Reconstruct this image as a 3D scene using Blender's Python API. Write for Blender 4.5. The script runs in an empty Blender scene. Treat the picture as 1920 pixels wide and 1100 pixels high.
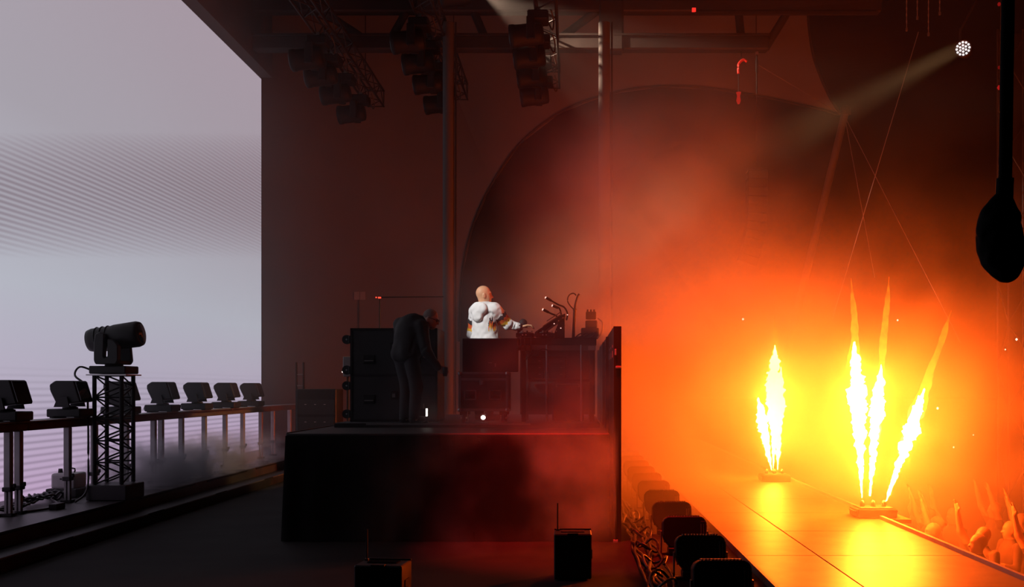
import bpy, bmesh, math, random
import numpy as np
from mathutils import Vector, Matrix, Euler, noise as mnoise

random.seed(7)
SC = bpy.context.scene
COL = SC.collection

# ------------------------------------------------------------------ camera
CAM_H = 1.72
cd = bpy.data.cameras.new('camera')
cam = bpy.data.objects.new('camera', cd)
COL.objects.link(cam)
cam.location = (0, 0, CAM_H)
cam.rotation_euler = (math.radians(90), 0, 0)
cd.sensor_width = 36.0
cd.lens = 36.0
cd.shift_x = -115 / 1920
cd.shift_y = 175 / 1920
cd.clip_end = 300
SC.camera = cam

# ------------------------------------------------------------------ world, exposure
wd = bpy.data.worlds.new('night')
SC.world = wd
wd.use_nodes = True
wd.node_tree.nodes['Background'].inputs[0].default_value = (0.01, 0.01, 0.012, 1)
wd.node_tree.nodes['Background'].inputs[1].default_value = 0.02
vs = SC.view_settings
vs.view_transform = 'Standard'
vs.look = 'None'
vs.exposure = 0.0
vs.gamma = 1.0
vs.use_curve_mapping = False
SC.cycles.max_bounces = 3
SC.cycles.diffuse_bounces = 1
SC.cycles.glossy_bounces = 1
SC.cycles.volume_bounces = 0
SC.cycles.transparent_max_bounces = 12
SC.cycles.volume_step_rate = 1.0
SC.cycles.volume_max_steps = 128
SC.cycles.sample_clamp_indirect = 4.0

# light levels in one place
FLAME = (450.0, 44.0, 2.6)       # radiance of burning gas
KEY_W = 6800
PAR_W = 6000
TOP_W = 2800
RED_W = 8000



def spot(name, loc, target, watts, color, angle, blend=0.3, size=0.08, parent=None):
    l = bpy.data.lights.new(name, 'SPOT')
    l.energy = watts
    l.color = color
    l.spot_size = math.radians(angle)
    l.spot_blend = blend
    l.shadow_soft_size = size
    o = bpy.data.objects.new(name, l)
    COL.objects.link(o)
    o.location = loc
    o.rotation_euler = (Vector(target) - Vector(loc)).to_track_quat('-Z', 'Y').to_euler()
    return o


# ------------------------------------------------------------------ helpers
def X(px, d):
    return (px - 1075) * d / 1920


def Z(py, d):
    return CAM_H - (py - 725) * d / 1920


def tag(o, label=None, cat=None, group=None, kind=None):
    if label: o['label'] = label
    if cat: o['category'] = cat
    if group: o['group'] = group
    if kind: o['kind'] = kind
    return o


def thing(name, label, cat, loc=(0, 0, 0), rot=(0, 0, 0), group=None):
    o = bpy.data.objects.new(name, None)
    COL.objects.link(o)
    o.location = loc
    o.rotation_euler = rot
    return tag(o, label, cat, group)


def link(name, me, parent=None):
    o = bpy.data.objects.new(name, me)
    COL.objects.link(o)
    if parent is not None:
        o.parent = parent
    return o


def copy_tree(o, parent=None):
    c = o.copy()
    COL.objects.link(c)
    c.parent = parent
    for ch in list(o.children):
        copy_tree(ch, c)
    return c


MATS = {}


def mat(name, color, rough=0.6, metal=0.0, var=0.25, scale=6.0, bump=0.0, spec=0.4):
    if name in MATS: return MATS[name]
    m = bpy.data.materials.new(name)
    m.use_nodes = True
    nt = m.node_tree
    b = nt.nodes['Principled BSDF']
    tc = nt.nodes.new('ShaderNodeTexCoord')
    nz = nt.nodes.new('ShaderNodeTexNoise')
    nz.inputs['Scale'].default_value = scale
    nz.inputs['Detail'].default_value = 4
    nt.links.new(tc.outputs['Object'], nz.inputs['Vector'])
    mx = nt.nodes.new('ShaderNodeMix')
    mx.data_type = 'RGBA'
    c0 = tuple(max(0, c * (1 - var)) for c in color) + (1,)
    c1 = tuple(min(1, c * (1 + var)) for c in color) + (1,)
    mx.inputs['A'].default_value = c0
    mx.inputs['B'].default_value = c1
    nt.links.new(nz.outputs['Fac'], mx.inputs['Factor'])
    nt.links.new(mx.outputs['Result'], b.inputs['Base Color'])
    b.inputs['Roughness'].default_value = rough
    b.inputs['Metallic'].default_value = metal
    b.inputs['Specular IOR Level'].default_value = spec
    if bump > 0:
        bp = nt.nodes.new('ShaderNodeBump')
        bp.inputs['Strength'].default_value = bump
        bp.inputs['Distance'].default_value = 0.01
        nt.links.new(nz.outputs['Fac'], bp.inputs['Height'])
        nt.links.new(bp.outputs['Normal'], b.inputs['Normal'])
    MATS[name] = m
    return m


def emat(name, color, strength, sample=True):
    if name in MATS: return MATS[name]
    m = bpy.data.materials.new(name)
    m.use_nodes = True
    nt = m.node_tree
    nt.nodes.remove(nt.nodes['Principled BSDF'])
    e = nt.nodes.new('ShaderNodeEmission')
    e.inputs[0].default_value = tuple(color) + (1,)
    e.inputs[1].default_value = strength
    nt.links.new(e.outputs[0], nt.nodes['Material Output'].inputs['Surface'])
    if not sample:
        m.cycles.emission_sampling = 'NONE'
    MATS[name] = m
    return m


BLACK = mat('black_paint', (0.02, 0.018, 0.018), 0.5)
GEAR = mat('black_gear', (0.014, 0.012, 0.012), 0.5, spec=0.25)
CASE = mat('case_laminate', (0.022, 0.020, 0.020), 0.55, scale=20)
ALU = mat('aluminium', (0.42, 0.40, 0.40), 0.38, 0.9)
DULL = mat('dull_steel', (0.20, 0.185, 0.18), 0.5, 0.6)
TRUSSM = mat('black_truss', (0.008, 0.007, 0.007), 0.6, spec=0.2)
RUBBER = mat('rubber', (0.012, 0.012, 0.012), 0.7)
CABLE = mat('cable_sheath', (0.02, 0.018, 0.018), 0.35)
DRAPE = mat('black_drape', (0.006, 0.005, 0.005), 0.9, scale=30, bump=0.3)
PALE = mat('pale_plastic', (0.55, 0.52, 0.50), 0.5)
TAPE = mat('pale_tape', (0.5, 0.45, 0.42), 0.6)
STEELB = mat('roof_steel', (0.016, 0.012, 0.011), 0.7, spec=0.2)
LENS = mat('dark_lens', (0.01, 0.01, 0.012), 0.08, 0.0, spec=0.8)

_units = {}


def unit_rod(m, seg=10):
    key = ('rod', m.name, seg)
    if key not in _units:
        bm = bmesh.new()
        bmesh.ops.create_cone(bm, cap_ends=True, segments=seg, radius1=1, radius2=1, depth=1)
        me = bpy.data.meshes.new('rod_' + m.name)
        for f in bm.faces: f.smooth = len(f.verts) == 4
        bm.to_mesh(me)
        bm.free()
        me.materials.append(m)
        _units[key] = me
    return _units[key]


def rod(name, p0, p1, r, m, parent=None, seg=10):
    p0, p1 = Vector(p0), Vector(p1)
    o = link(name, unit_rod(m, seg), parent)
    v = p1 - p0
    o.location = (p0 + p1) / 2
    o.rotation_mode = 'QUATERNION'
    o.rotation_quaternion = v.to_track_quat('Z', 'Y')
    o.scale = (r, r, v.length)
    return o


def from_bm(name, bm, m, parent=None, smooth=False):
    me = bpy.data.meshes.new(name)
    bmesh.ops.recalc_face_normals(bm, faces=bm.faces[:])
    if smooth:
        for f in bm.faces: f.smooth = True
    bm.to_mesh(me)
    bm.free()
    for k in (m if isinstance(m, (list, tuple)) else [m]):
        me.materials.append(k)
    return link(name, me, parent)


def box(name, c, s, m, parent=None, bev=0.0, rot=None, seg=1):
    bm = bmesh.new()
    bmesh.ops.create_cube(bm, size=1)
    bmesh.ops.scale(bm, vec=s, verts=bm.verts)
    if bev > 0:
        bmesh.ops.bevel(bm, geom=bm.edges[:], offset=bev, segments=seg, affect='EDGES', profile=0.5)
    o = from_bm(name, bm, m, parent)
    o.location = c
    if rot: o.rotation_euler = rot
    return o


def prism(name, pts, h, m, parent=None, axis='Y', bev=0.0, loc=(0, 0, 0), rot=None):
    """pts in the plane across `axis`, extruded symmetrically by h along it."""
    bm = bmesh.new()
    vs_ = []
    for a, b in pts:
        if axis == 'Y': co = (a, -h / 2, b)
        elif axis == 'X': co = (-h / 2, a, b)
        else: co = (a, b, -h / 2)
        vs_.append(bm.verts.new(co))
    f = bm.faces.new(vs_)
    r = bmesh.ops.extrude_face_region(bm, geom=[f])
    d = {'X': (h, 0, 0), 'Y': (0, h, 0), 'Z': (0, 0, h)}[axis]
    bmesh.ops.translate(bm, vec=d, verts=[v for v in r['geom'] if isinstance(v, bmesh.types.BMVert)])
    if bev > 0:
        bmesh.ops.bevel(bm, geom=bm.edges[:], offset=bev, segments=1, affect='EDGES')
    o = from_bm(name, bm, m, parent)
    o.location = loc
    if rot: o.rotation_euler = rot
    return o


def lathe(name, prof, m, parent=None, seg=20, loc=(0, 0, 0), rot=None, smooth=True):
    """prof: list of (radius, z) from bottom to top."""
    bm = bmesh.new()
    rings = []
    for r, z in prof:
        rings.append([bm.verts.new((max(r, 1e-4) * math.cos(2 * math.pi * i / seg), max(r, 1e-4) * math.sin(2 * math.pi * i / seg), z)) for i in range(seg)])
    for a, b in zip(rings, rings[1:]):
        for i in range(seg):
            bm.faces.new((a[i], a[(i + 1) % seg], b[(i + 1) % seg], b[i]))
    bm.faces.new(rings[0][::-1])
    bm.faces.new(rings[-1])
    o = from_bm(name, bm, m, parent, smooth)
    o.location = loc
    if rot: o.rotation_euler = rot
    return o


def cable(name, pts, r, m, parent=None, seg=6, res=5):
    """a smooth round cable through the points, as a mesh."""
    P = [Vector(p) for p in pts]
    path = []
    n = len(P)
    for i in range(n - 1):
        p0, p1, p2, p3 = P[max(i - 1, 0)], P[i], P[i + 1], P[min(i + 2, n - 1)]
        for k in range(res):
            t = k / res
            path.append(0.5 * ((2 * p1) + (p2 - p0) * t + (2 * p0 - 5 * p1 + 4 * p2 - p3) * t * t + (3 * p1 - p0 - 3 * p2 + p3) * t ** 3))
    path.append(P[-1])
    bm = bmesh.new()
    rings = []
    for i, p in enumerate(path):
        tg = (path[min(i + 1, len(path) - 1)] - path[max(i - 1, 0)])
        if tg.length < 1e-6: tg = Vector((0, 0, 1))
        q = tg.to_track_quat('Z', 'Y')
        rr = r[i * len(r) // len(path)] if isinstance(r, (list, tuple)) else r
        rings.append([bm.verts.new(p + q @ Vector((rr * math.cos(2 * math.pi * k / seg), rr * math.sin(2 * math.pi * k / seg), 0))) for k in range(seg)])
    for a, b in zip(rings, rings[1:]):
        for k in range(seg):
            bm.faces.new((a[k], a[(k + 1) % seg], b[(k + 1) % seg], b[k]))
    bm.faces.new(rings[0][::-1])
    bm.faces.new(rings[-1])
    return from_bm(name, bm, m, parent, True)


# ---- signed distance bodies meshed with surface nets
def sdf_grid(prims, res, pad=0.05):
    lo = np.array([1e9] * 3)
    hi = -lo
    for p in prims:
        if p['op'] != 'add': continue
        lo = np.minimum(lo, p['lo'])
        hi = np.maximum(hi, p['hi'])
    lo = lo - pad
    hi = hi + pad
    n = np.ceil((hi - lo) / res).astype(int) + 1
    F = np.full(n, 1.0, dtype=np.float32)
    ax = [lo[i] + res * np.arange(n[i]) for i in range(3)]
    for p in prims:
        mg = 0.05 + p['k']
        i0 = np.clip(np.floor((p['lo'] - mg - lo) / res).astype(int), 0, n - 1)
        i1 = np.clip(np.ceil((p['hi'] + mg - lo) / res).astype(int) + 1, 1, n)
        sl = tuple(slice(i0[i], i1[i]) for i in range(3))
        G = np.stack(np.meshgrid(*[ax[i][sl[i]] for i in range(3)], indexing='ij'), -1)
        D = p['f'](G)
        A = F[sl]
        k = p['k']
        if p['op'] == 'add':
            h = np.clip(0.5 + 0.5 * (A - D) / k, 0, 1)
            F[sl] = A * (1 - h) + D * h - k * h * (1 - h)
        else:
            h = np.clip(0.5 - 0.5 * (A + D) / k, 0, 1)
            F[sl] = A * (1 - h) - D * h + k * h * (1 - h)
    return F, lo


def cone(a, b, ra, rb, k=0.03, op='add'):
    a, b = np.array(a, float), np.array(b, float)
    ab = b - a
    L2 = max(ab @ ab, 1e-9)

    def f(G):
        t = np.clip(((G - a) @ ab) / L2, 0, 1)
        d = G - a - t[..., None] * ab
        return np.sqrt((d * d).sum(-1)) - (ra + (rb - ra) * t)
    r = max(ra, rb)
    return dict(f=f, lo=np.minimum(a, b) - r, hi=np.maximum(a, b) + r, k=k, op=op)


def ell(c, r, R=None, k=0.03, op='add'):
    c, r = np.array(c, float), np.array(r, float)
    R = np.eye(3) if R is None else np.array(R, float)   # rows: local axes

    def f(G):
        q = (G - c) @ R.T
        k0 = np.sqrt(((q / r) ** 2).sum(-1))
        k1 = np.sqrt(((q / (r * r)) ** 2).sum(-1)) + 1e-9
        return np.where(k0 < 1e-6, -r.min(), k0 * (k0 - 1.0) / k1)
    e = np.sqrt(((R * r[:, None]) ** 2).sum(0))
    return dict(f=f, lo=c - e, hi=c + e, k=k, op=op)


def surface_nets(F, lo, res):
    nx, ny, nz = F.shape
    S = F < 0
    c = [S[i:nx - 1 + i, j:ny - 1 + j, k:nz - 1 + k] for i in (0, 1) for j in (0, 1) for k in (0, 1)]
    cnt = sum(x.astype(np.int8) for x in c)
    act = (cnt > 0) & (cnt < 8)
    idx = -np.ones(act.shape, int)
    cells = np.argwhere(act)
    idx[tuple(cells.T)] = np.arange(len(cells))
    pos = np.zeros((len(cells), 3))
    num = np.zeros(len(cells))
    corners = [(i, j, k) for i in (0, 1) for j in (0, 1) for k in (0, 1)]
    for a in corners:
        for ax in range(3):
            if a[ax] == 1: continue
            b = list(a)
            b[ax] = 1
            va = F[cells[:, 0] + a[0], cells[:, 1] + a[1], cells[:, 2] + a[2]]
            vb = F[cells[:, 0] + b[0], cells[:, 1] + b[1], cells[:, 2] + b[2]]
            x = (va < 0) != (vb < 0)
            t = np.where(x, va / np.where(x, va - vb, 1), 0)
            p = np.tile(np.array(a, float), (len(cells), 1))
            p[:, ax] += t
            pos[x] += p[x]
            num[x] += 1
    V = lo + res * (cells + pos / num[:, None])
    faces = []
    for ax in range(3):
        o = [i for i in range(3) if i != ax]
        sa = [slice(None)] * 3
        sb = [slice(None)] * 3
        sa[ax] = slice(0, -1)
        sb[ax] = slice(1, None)
        ch = S[tuple(sa)] != S[tuple(sb)]
        E = np.argwhere(ch)
        ok = np.all([(E[:, i] >= 1) & (E[:, i] < F.shape[i] - 1) for i in o], axis=0)
        E = E[ok]
        flip = S[tuple(E.T)]
        q = []
        for da, db in ((0, 0), (1, 0), (1, 1), (0, 1)):
            e = E.copy()
            e[:, o[0]] -= 1 - da
            e[:, o[1]] -= 1 - db
            q.append(idx[tuple(e.T)])
        q = np.stack(q, 1)
        fl = flip if ax != 1 else ~flip
        q[~fl] = q[~fl][:, ::-1]
        faces.append(q)
    return V, np.concatenate(faces)


def sdf_object(name, prims, res, m, parent=None, face_slot=None, wobble=None):
    F, lo = sdf_grid(prims, res)
    V, Q = surface_nets(F, lo, res)
    if wobble:
        amp, fr = wobble
        V = np.array([np.array(v) + amp * np.array(mnoise.noise_vector(Vector(v) * fr)) for v in V])
    me = bpy.data.meshes.new(name)
    me.from_pydata(V.tolist(), [], Q.tolist())
    me.polygons.foreach_set('use_smooth', [True] * len(me.polygons))
    for k in (m if isinstance(m, (list, tuple)) else [m]):
        me.materials.append(k)
    if face_slot:
        me.polygons.foreach_set('material_index', [face_slot(p.center) for p in me.polygons])
    me.update()
    return link(name, me, parent)


# ================================================================== SETTING
FLOORM = mat('stage_floor', (0.026, 0.024, 0.023), 0.8, var=0.45, scale=1.6, bump=0.15, spec=0.12)
RUNM = mat('runway_ply', (0.24, 0.185, 0.11), 0.42, var=0.35, scale=3.0, bump=0.12)
tag(box('floor', (-2.3, 18, -0.1), (8.0, 28, 0.2), FLOORM), kind='structure', label='dark scuffed stage floor around the booth')
ground = box('ground', (10, 190, -1.9), (400, 400, 0.2), mat('dark_ground', (0.006, 0.005, 0.005), 0.95, spec=0.05))
tag(ground, 'dark ground of the arena below the stage', kind='structure')

# runway of deck panels on the audience side
run = box('floor_runway', (2.8, 18, -0.09), (2.2, 28, 0.18), BLACK)
tag(run, 'long runway of plywood deck panels along the stage edge', kind='structure')
pm = None
for j in range(16):
    for i, (x0, x1) in enumerate(((1.70, 2.42), (2.43, 3.88))):
        o = box('deck_panel', ((x0 + x1) / 2 - 2.8, 5.0 + j * 1.72 + 0.85 - 18, 0.115), (x1 - x0, 1.708, 0.05), RUNM, run, bev=0.004)
box('edge_strip', (1.683 - 2.8, 0, 0.08), (0.03, 28, 0.16), DULL, run)
box('edge_strip', (3.90 - 2.8, 0, 0.10), (0.04, 28, 0.16), mat('pale_edge', (0.45, 0.42, 0.4), 0.5), run)
tag(box('wall_stage_front', (3.86, 18, -0.98), (0.06, 28, 1.6), DRAPE), 'black fascia under the runway edge', kind='structure')

# riser steps along the screen
riser = box('floor_riser', (-6.5, 17, 0.15), (1.8, 22, 0.30), mat('riser_deck', (0.045, 0.042, 0.041), 0.45, var=0.4, scale=3))
tag(riser, 'low riser deck below the bright screen', kind='structure')
step = box('floor_step', (-5.45, 17, 0.07), (0.3, 22, 0.14), BLACK)
tag(step, 'narrow black step along the riser deck', kind='structure')
for k in range(9):
    box('edge_strip', (0.153, -10 + k * 2.4, 0.06), (0.012, 1.9, 0.016), DULL, step)
    box('edge_strip', (0.906, -10 + k * 2.4, 0.13), (0.012, 1.9, 0.02), TRUSSM, riser)

# tent membrane with scalloped edge behind the stage
D = 28.0
FAB = mat('tent_membrane', (0.10, 0.088, 0.083), 0.8, var=0.2, scale=0.6)
arch = [(862, 880), (862, 640), (866, 520), (885, 430), (920, 350), (975, 270), (1050, 212), (1140, 177), (1240, 163), (1340, 168), (1450, 187), (1540, 207), (1580, 218),
        (1560, 193), (1540, 152), (1525, 110), (1517, 65), (1514, 20), (1518, -40), (1530, -120)]
pts = [(X(a, D), Z(b, D)) for a, b in arch] + [(-11.5, Z(-120, D)), (-11.5, -0.4)]
wb = prism('wall_back', pts, 0.05, FAB, axis='Y', loc=(0, D, 0))
tag(wb, 'reddish tent membrane with a large scalloped opening behind the stage', kind='structure')
cable('trim_rope', [(X(a, D), -0.06, Z(b, D)) for a, b in arch[1:13]], 0.035, TRUSSM, wb)
cable('trim_rope', [(X(a, D), -0.06, Z(b, D)) for a, b in arch[12:]], 0.035, TRUSSM, wb)
ceil = box('ceiling', (-1.6, 20.5, 12.6), (19, 16, 0.1), mat('roof_sheet', (0.04, 0.037, 0.036), 0.8))
tag(ceil, 'dark tent roof above the rig', kind='structure')

# roof girder across the stage
dg = 22.0
gird = thing('roof_beam', 'dark steel roof girder with two chords and slanting webs', 'beam', (0, dg, 0))
gird['kind'] = 'structure'
del gird['category']
xl, xr = -7.6, X(1440, dg)
box('lower_chord', ((xl + xr) / 2, 0, Z(83, dg)), (xr - xl, 0.3, 0.30), STEELB, gird, bev=0.03)
box('flange', ((xl + xr) / 2, 0, Z(70, dg)), (xr - xl, 0.42, 0.04), STEELB, gird)
box('upper_chord', ((xl + X(1650, dg)) / 2, 0, Z(14, dg)), (X(1650, dg) - xl, 0.3, 0.26), STEELB, gird, bev=0.03)
box('flange', ((X(1300, dg) + X(1640, dg)) / 2, -0.16, Z(30, dg)), (X(1640, dg) - X(1300, dg), 0.06, 0.06), STEELB, gird)
for a, b in (((610, 25), (690, 78)), ((890, 25), (912, 78)), ((1120, 20), (1050, 72)), ((1385, 25), (1390, 75)), ((1475, 25), (1435, 90)), ((760, 25), (730, 78))):
    rod('web', (X(a[0], dg), 0, Z(a[1], dg)), (X(b[0], dg), 0, Z(b[1], dg)), 0.09, STEELB, gird)
box('gusset', (X(1146, dg), -0.02, Z(52, dg)), (0.52, 0.36, 1.1), STEELB, gird, bev=0.04)
box('indicator_lamp', (X(1299, dg), -0.2, Z(25, dg)), (0.08, 0.04, 0.08), emat('red_led', (1, 0.03, 0.02), 1.2, False), gird)

COLM = mat('column_paint', (0.06, 0.056, 0.054), 0.75, spec=0.15)
for nm, px, lab in (('column', 841, 'round steel roof column standing behind the bald man in the white hoodie'), ('column', 1133, 'round steel roof column standing behind the equipment table')):
    c = thing(nm, lab, 'column', (X(px, 20.5), 20.5, 0))
    c['kind'] = 'structure'
    del c['category']
    rod('shaft', (0, 0, 0.02), (0, 0, 9.0), 0.115, COLM, c, 20)
    box('base_plate', (0, 0, 0.02), (0.5, 0.5, 0.04), STEELB, c)
    rod('conduit', (0.15, -0.05, 0.05), (0.15, -0.05, 9.0), 0.018, STEELB, c)

# ================================================================== LED SCREEN
def led_material():
    m = bpy.data.materials.new('led_screen')
    m.use_nodes = True
    nt = m.node_tree
    nt.nodes.remove(nt.nodes['Principled BSDF'])
    N, L = nt.nodes, nt.links

    def math_(op, a, b=None, clamp=False):
        n = N.new('ShaderNodeMath')
        n.operation = op
        n.use_clamp = clamp
        for i, v in enumerate((a, b)):
            if v is None: continue
            if isinstance(v, (int, float)): n.inputs[i].default_value = v
            else: L.new(v, n.inputs[i])
        return n.outputs[0]
    g = N.new('ShaderNodeNewGeometry')
    sp = N.new('ShaderNodeSeparateXYZ')
    L.new(g.outputs['Position'], sp.inputs[0])
    y, z = sp.outputs[1], sp.outputs[2]
    ramp = N.new('ShaderNodeValToRGB')
    L.new(math_('DIVIDE', z, 9.0), ramp.inputs[0])
    cr = ramp.color_ramp
    cr.elements[0].position = 0.03
    cr.elements[0].color = (0.53, 0.37, 0.56, 1)
    cr.elements[1].position = 0.95
    cr.elements[1].color = (0.40, 0.335, 0.39, 1)
    for p, c in ((0.16, (0.47, 0.40, 0.53, 1)), (0.34, (0.46, 0.47, 0.54, 1)), (0.6, (0.39, 0.36, 0.41, 1))):
        e = cr.elements.new(p)
        e.color = c
    # content: fine horizontal bars, strongest inside a slanted band and near the foot
    st = math_('ADD', math_('MULTIPLY', math_('SINE', math_('MULTIPLY', z, 2 * math.pi / 0.0715)), 0.5), 0.5)
    w = math_('DIVIDE', math_('SUBTRACT', z, math_('ADD', math_('MULTIPLY', y, 0.187), 1.72)), math_('MULTIPLY', y, 0.062))
    env = math_('SUBTRACT', 1.0, math_('POWER', math_('ABSOLUTE', w), 2.2), True)
    bar1 = math_('MULTIPLY', math_('MULTIPLY', env, 0.34), math_('ADD', math_('MULTIPLY', st, 0.75), 0.30))
    st2 = math_('POWER', math_('ADD', math_('MULTIPLY', math_('SINE', math_('MULTIPLY', z, 2 * math.pi / 0.088)), 0.5), 0.5), 2.0)
    env2 = math_('MULTIPLY', math_('SUBTRACT', 2.05, z), 1.4, True)
    bar2 = math_('MULTIPLY', math_('MULTIPLY', env2, st2), 0.32)
    tot = math_('SUBTRACT', 1.0, math_('ADD', bar1, bar2))
    nz = N.new('ShaderNodeTexNoise')
    nz.inputs['Scale'].default_value = 0.35
    tot = math_('MULTIPLY', tot, math_('ADD', math_('MULTIPLY', nz.outputs['Fac'], 0.12), 0.94))
    tint = N.new('ShaderNodeMix')
    tint.data_type = 'RGBA'
    tint.blend_type = 'MULTIPLY'
    L.new(bar1, tint.inputs['Factor'])
    L.new(ramp.outputs[0], tint.inputs['A'])
    tint.inputs['B'].default_value = (0.9, 0.55, 0.62, 1)
    e = N.new('ShaderNodeEmission')
    L.new(tint.outputs['Result'], e.inputs[0])
    L.new(tot, e.inputs[1])
    L.new(e.outputs[0], N['Material Output'].inputs['Surface'])
    return m


LED = thing('led_screen', 'huge bright lavender video screen wall with fine horizontal bars', 'screen', (-7.12, 0, 0.2))
box('display', (0.0, 15.65, 4.27), (0.04, 15.3, 8.5), led_material(), LED)
box('housing', (-0.12, 15.65, 4.27), (0.2, 15.34, 8.54), BLACK, LED)
for yy in (10, 14, 18, 22):
    rod('ground_strut', (-0.3, yy, -0.2), (-0.3, yy, 8.4), 0.05, TRUSSM, LED)
# dark header above the screen
hd = box('wall_left', (-7.1, 15.6, 10.0), (0.5, 15.4, 2.5), mat('header_drape', (0.016, 0.015, 0.015), 0.9))
tag(hd, 'black drape header above the bright screen', kind='structure')

# ================================================================== RAIL WITH PANEL LIGHTS
rail = thing('light_rail', 'long aluminium rail on telescopic legs along the bright screen', 'rail', (-6.2, 0, 0.30))
ZR = Z(793, 11.07) - 0.30
WOOD = mat('rail_beam', (0.07, 0.05, 0.04), 0.7)
for k in range(6):
    y0 = 9.2 + k * 2.3
    box('rail_beam', (0, y0 + 1.15, ZR - 0.05), (0.16, 2.28, 0.10), WOOD, rail, bev=0.01)
    box('rail_flange', (0, y0 + 1.15, ZR + 0.006), (0.30, 2.28, 0.012), DULL, rail)
POST = mat('post_alloy', (0.25, 0.24, 0.24), 0.5, 0.4)
leg0 = None


def rail_leg(x, y, tall=True):
    lg = box('leg', (x, y, (ZR - 0.1) * 0.66 + 0.0), (0.075, 0.075, (ZR - 0.1) * 0.68), POST, rail, bev=0.008)
    h = (ZR - 0.1) * 0.34
    for s in (-1, 1):
        box('tube', (0.022 * s, 0, -(ZR - 0.1) * 0.34 - h / 2 + 0.02), (0.024, 0.05, h), POST, lg)
    box('collar', (0, 0, -(ZR - 0.1) * 0.34), (0.10, 0.10, 0.05), GEAR, lg, bev=0.008)
    box('clamp_knob', (0.065, 0, -(ZR - 0.1) * 0.30), (0.03, 0.03, 0.05), GEAR, lg, bev=0.008)
    box('foot', (0, 0, -(ZR - 0.1) * 0.66 + 0.02), (0.12, 0.12, 0.03), GEAR, lg)
    return lg


for px in (16, 35):
    rail_leg(0, 11904 / (1075 - px))
for px in (127, 177, 236, 288, 302, 340, 383, 422, 455, 489, 512, 543):
    rail_leg(0, 11904 / (1075 - px))


def panel_light():
    t = thing('panel_light', '', 'stage light', (0, 0, 0), group='panel lights along the rail')
    box('base', (0, 0, 0.062), (0.41, 0.36, 0.10), GEAR, t, bev=0.012)
    for s in (-1, 1):
        box('foot', (0.15 * s, 0, 0.006), (0.06, 0.30, 0.012), RUBBER, t)
    lathe('swivel', [(0.09, 0.112), (0.09, 0.13), (0.06, 0.14)], GEAR, t)
    for s in (-1, 1):
        prism('yoke_arm', [(-0.10, 0.135), (0.09, 0.135), (0.06, 0.26), (-0.05, 0.26)], 0.03, GEAR, t, 'Y', loc=(0, 0.195 * s, 0))
    hd_ = prism('head', [(-0.085, 0.165), (0.205, 0.195), (0.125, 0.455), (-0.105, 0.455), (-0.175, 0.405), (-0.165, 0.33)], 0.34, GEAR, t, 'Y', bev=0.012)
    prism('front_lens', [(0.200, 0.215), (0.208, 0.215), (0.138, 0.44), (0.130, 0.44)], 0.30, LENS, hd_, 'Y')
    for k in range(4):
        box('fin', (-0.172, -0.11 + k * 0.073, 0.37), (0.02, 0.05, 0.05), RUBBER, hd_)
    cable('power_lead', [(-0.20, 0.05, 0.07), (-0.26, 0.03, 0.10), (-0.28, 0.0, 0.05), (-0.22, -0.1, 0.025)], 0.01, CABLE, t)
    return t


pl = panel_light()
ORD = ['first', 'second', 'third', 'fourth', 'fifth', 'sixth', 'seventh']
labs = ['black panel light at the open end of the rail before the truss tower',
        'black panel light on the rail just ahead of the truss tower',
        'black panel light on the rail half hidden behind the truss tower',
        'first whole black panel light on the rail past the truss tower',
        'second whole black panel light on the rail past the truss tower',
        'third whole black panel light on the rail past the truss tower',
        'black panel light at the far end of the rail beside the screen edge']
for i in range(7):
    o = pl if i == 0 else copy_tree(pl)
    o.location = (-6.2, 11.2 + 1.42 * i, 0.30 + ZR + 0.012)
    o['label'] = labs[i]

# ================================================================== TRUSS TOWER + BEAM LIGHT
tw = thing('truss_tower', 'slim black box truss tower standing at the rail', 'truss', (-5.83, 13.0, 0.30))
hs = 0.17
z0, z1 = 0.20, Z(704, 13.0) - 0.30
box('base', (0.02, 0, 0.10), (0.50, 0.55, 0.19), BLACK, tw, bev=0.01)
for sx in (-1, 1):
    for sy in (-1, 1):
        rod('chord', (hs * sx, hs * sy, z0), (hs * sx, hs * sy, z1), 0.026, TRUSSM, tw)
nb = 5
bh = (z1 - z0) / nb
for k in range(nb):
    a, b, c = z0 + k * bh, z0 + (k + .5) * bh, z0 + (k + 1) * bh
    for s in (-1, 1):
        rod('brace', (-hs, hs * s, a), (hs, hs * s, b), 0.011, TRUSSM, tw, 6)
        rod('brace', (hs, hs * s, b), (-hs, hs * s, c), 0.011, TRUSSM, tw, 6)
        rod('brace', (hs * s, -hs, a), (hs * s, hs, b), 0.011, TRUSSM, tw, 6)
        rod('brace', (hs * s, hs, b), (hs * s, -hs, c), 0.011, TRUSSM, tw, 6)
        rod('rung', (-hs, hs * s, c), (hs, hs * s, c), 0.011, TRUSSM, tw, 6)
box('top_plate', (0, 0, z1 + 0.008), (0.50, 0.46, 0.016), ALU, tw)

bl = thing('beam_light', 'large moving head beam light on top of the truss tower', 'stage light', (-5.83, 13.0, 0.30 + z1 + 0.016))
box('base', (0, 0, 0.055), (0.46, 0.40, 0.10), GEAR, bl, bev=0.012)
lathe('swivel', [(0.11, 0.105), (0.11, 0.13)], GEAR, bl)
yk = prism('yoke', [(-0.13, 0.125), (0.12, 0.125), (0.15, 0.17), (0.15, 0.36), (0.10, 0.42), (0.02, 0.44), (0.02, 0.22), (-0.01, 0.20), (-0.03, 0.22), (-0.02, 0.50), (-0.07, 0.53), (-0.13, 0.50), (-0.15, 0.40), (-0.15, 0.17)], 0.10, GEAR, bl, 'Y', bev=0.01, loc=(0, -0.19, 0))
yk2 = prism('yoke', [(-0.13, 0.125), (0.12, 0.125), (0.15, 0.17), (0.12, 0.48), (0.0, 0.52), (-0.13, 0.48), (-0.15, 0.17)], 0.06, GEAR, bl, 'Y', bev=0.01, loc=(0, 0.20, 0))
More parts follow.
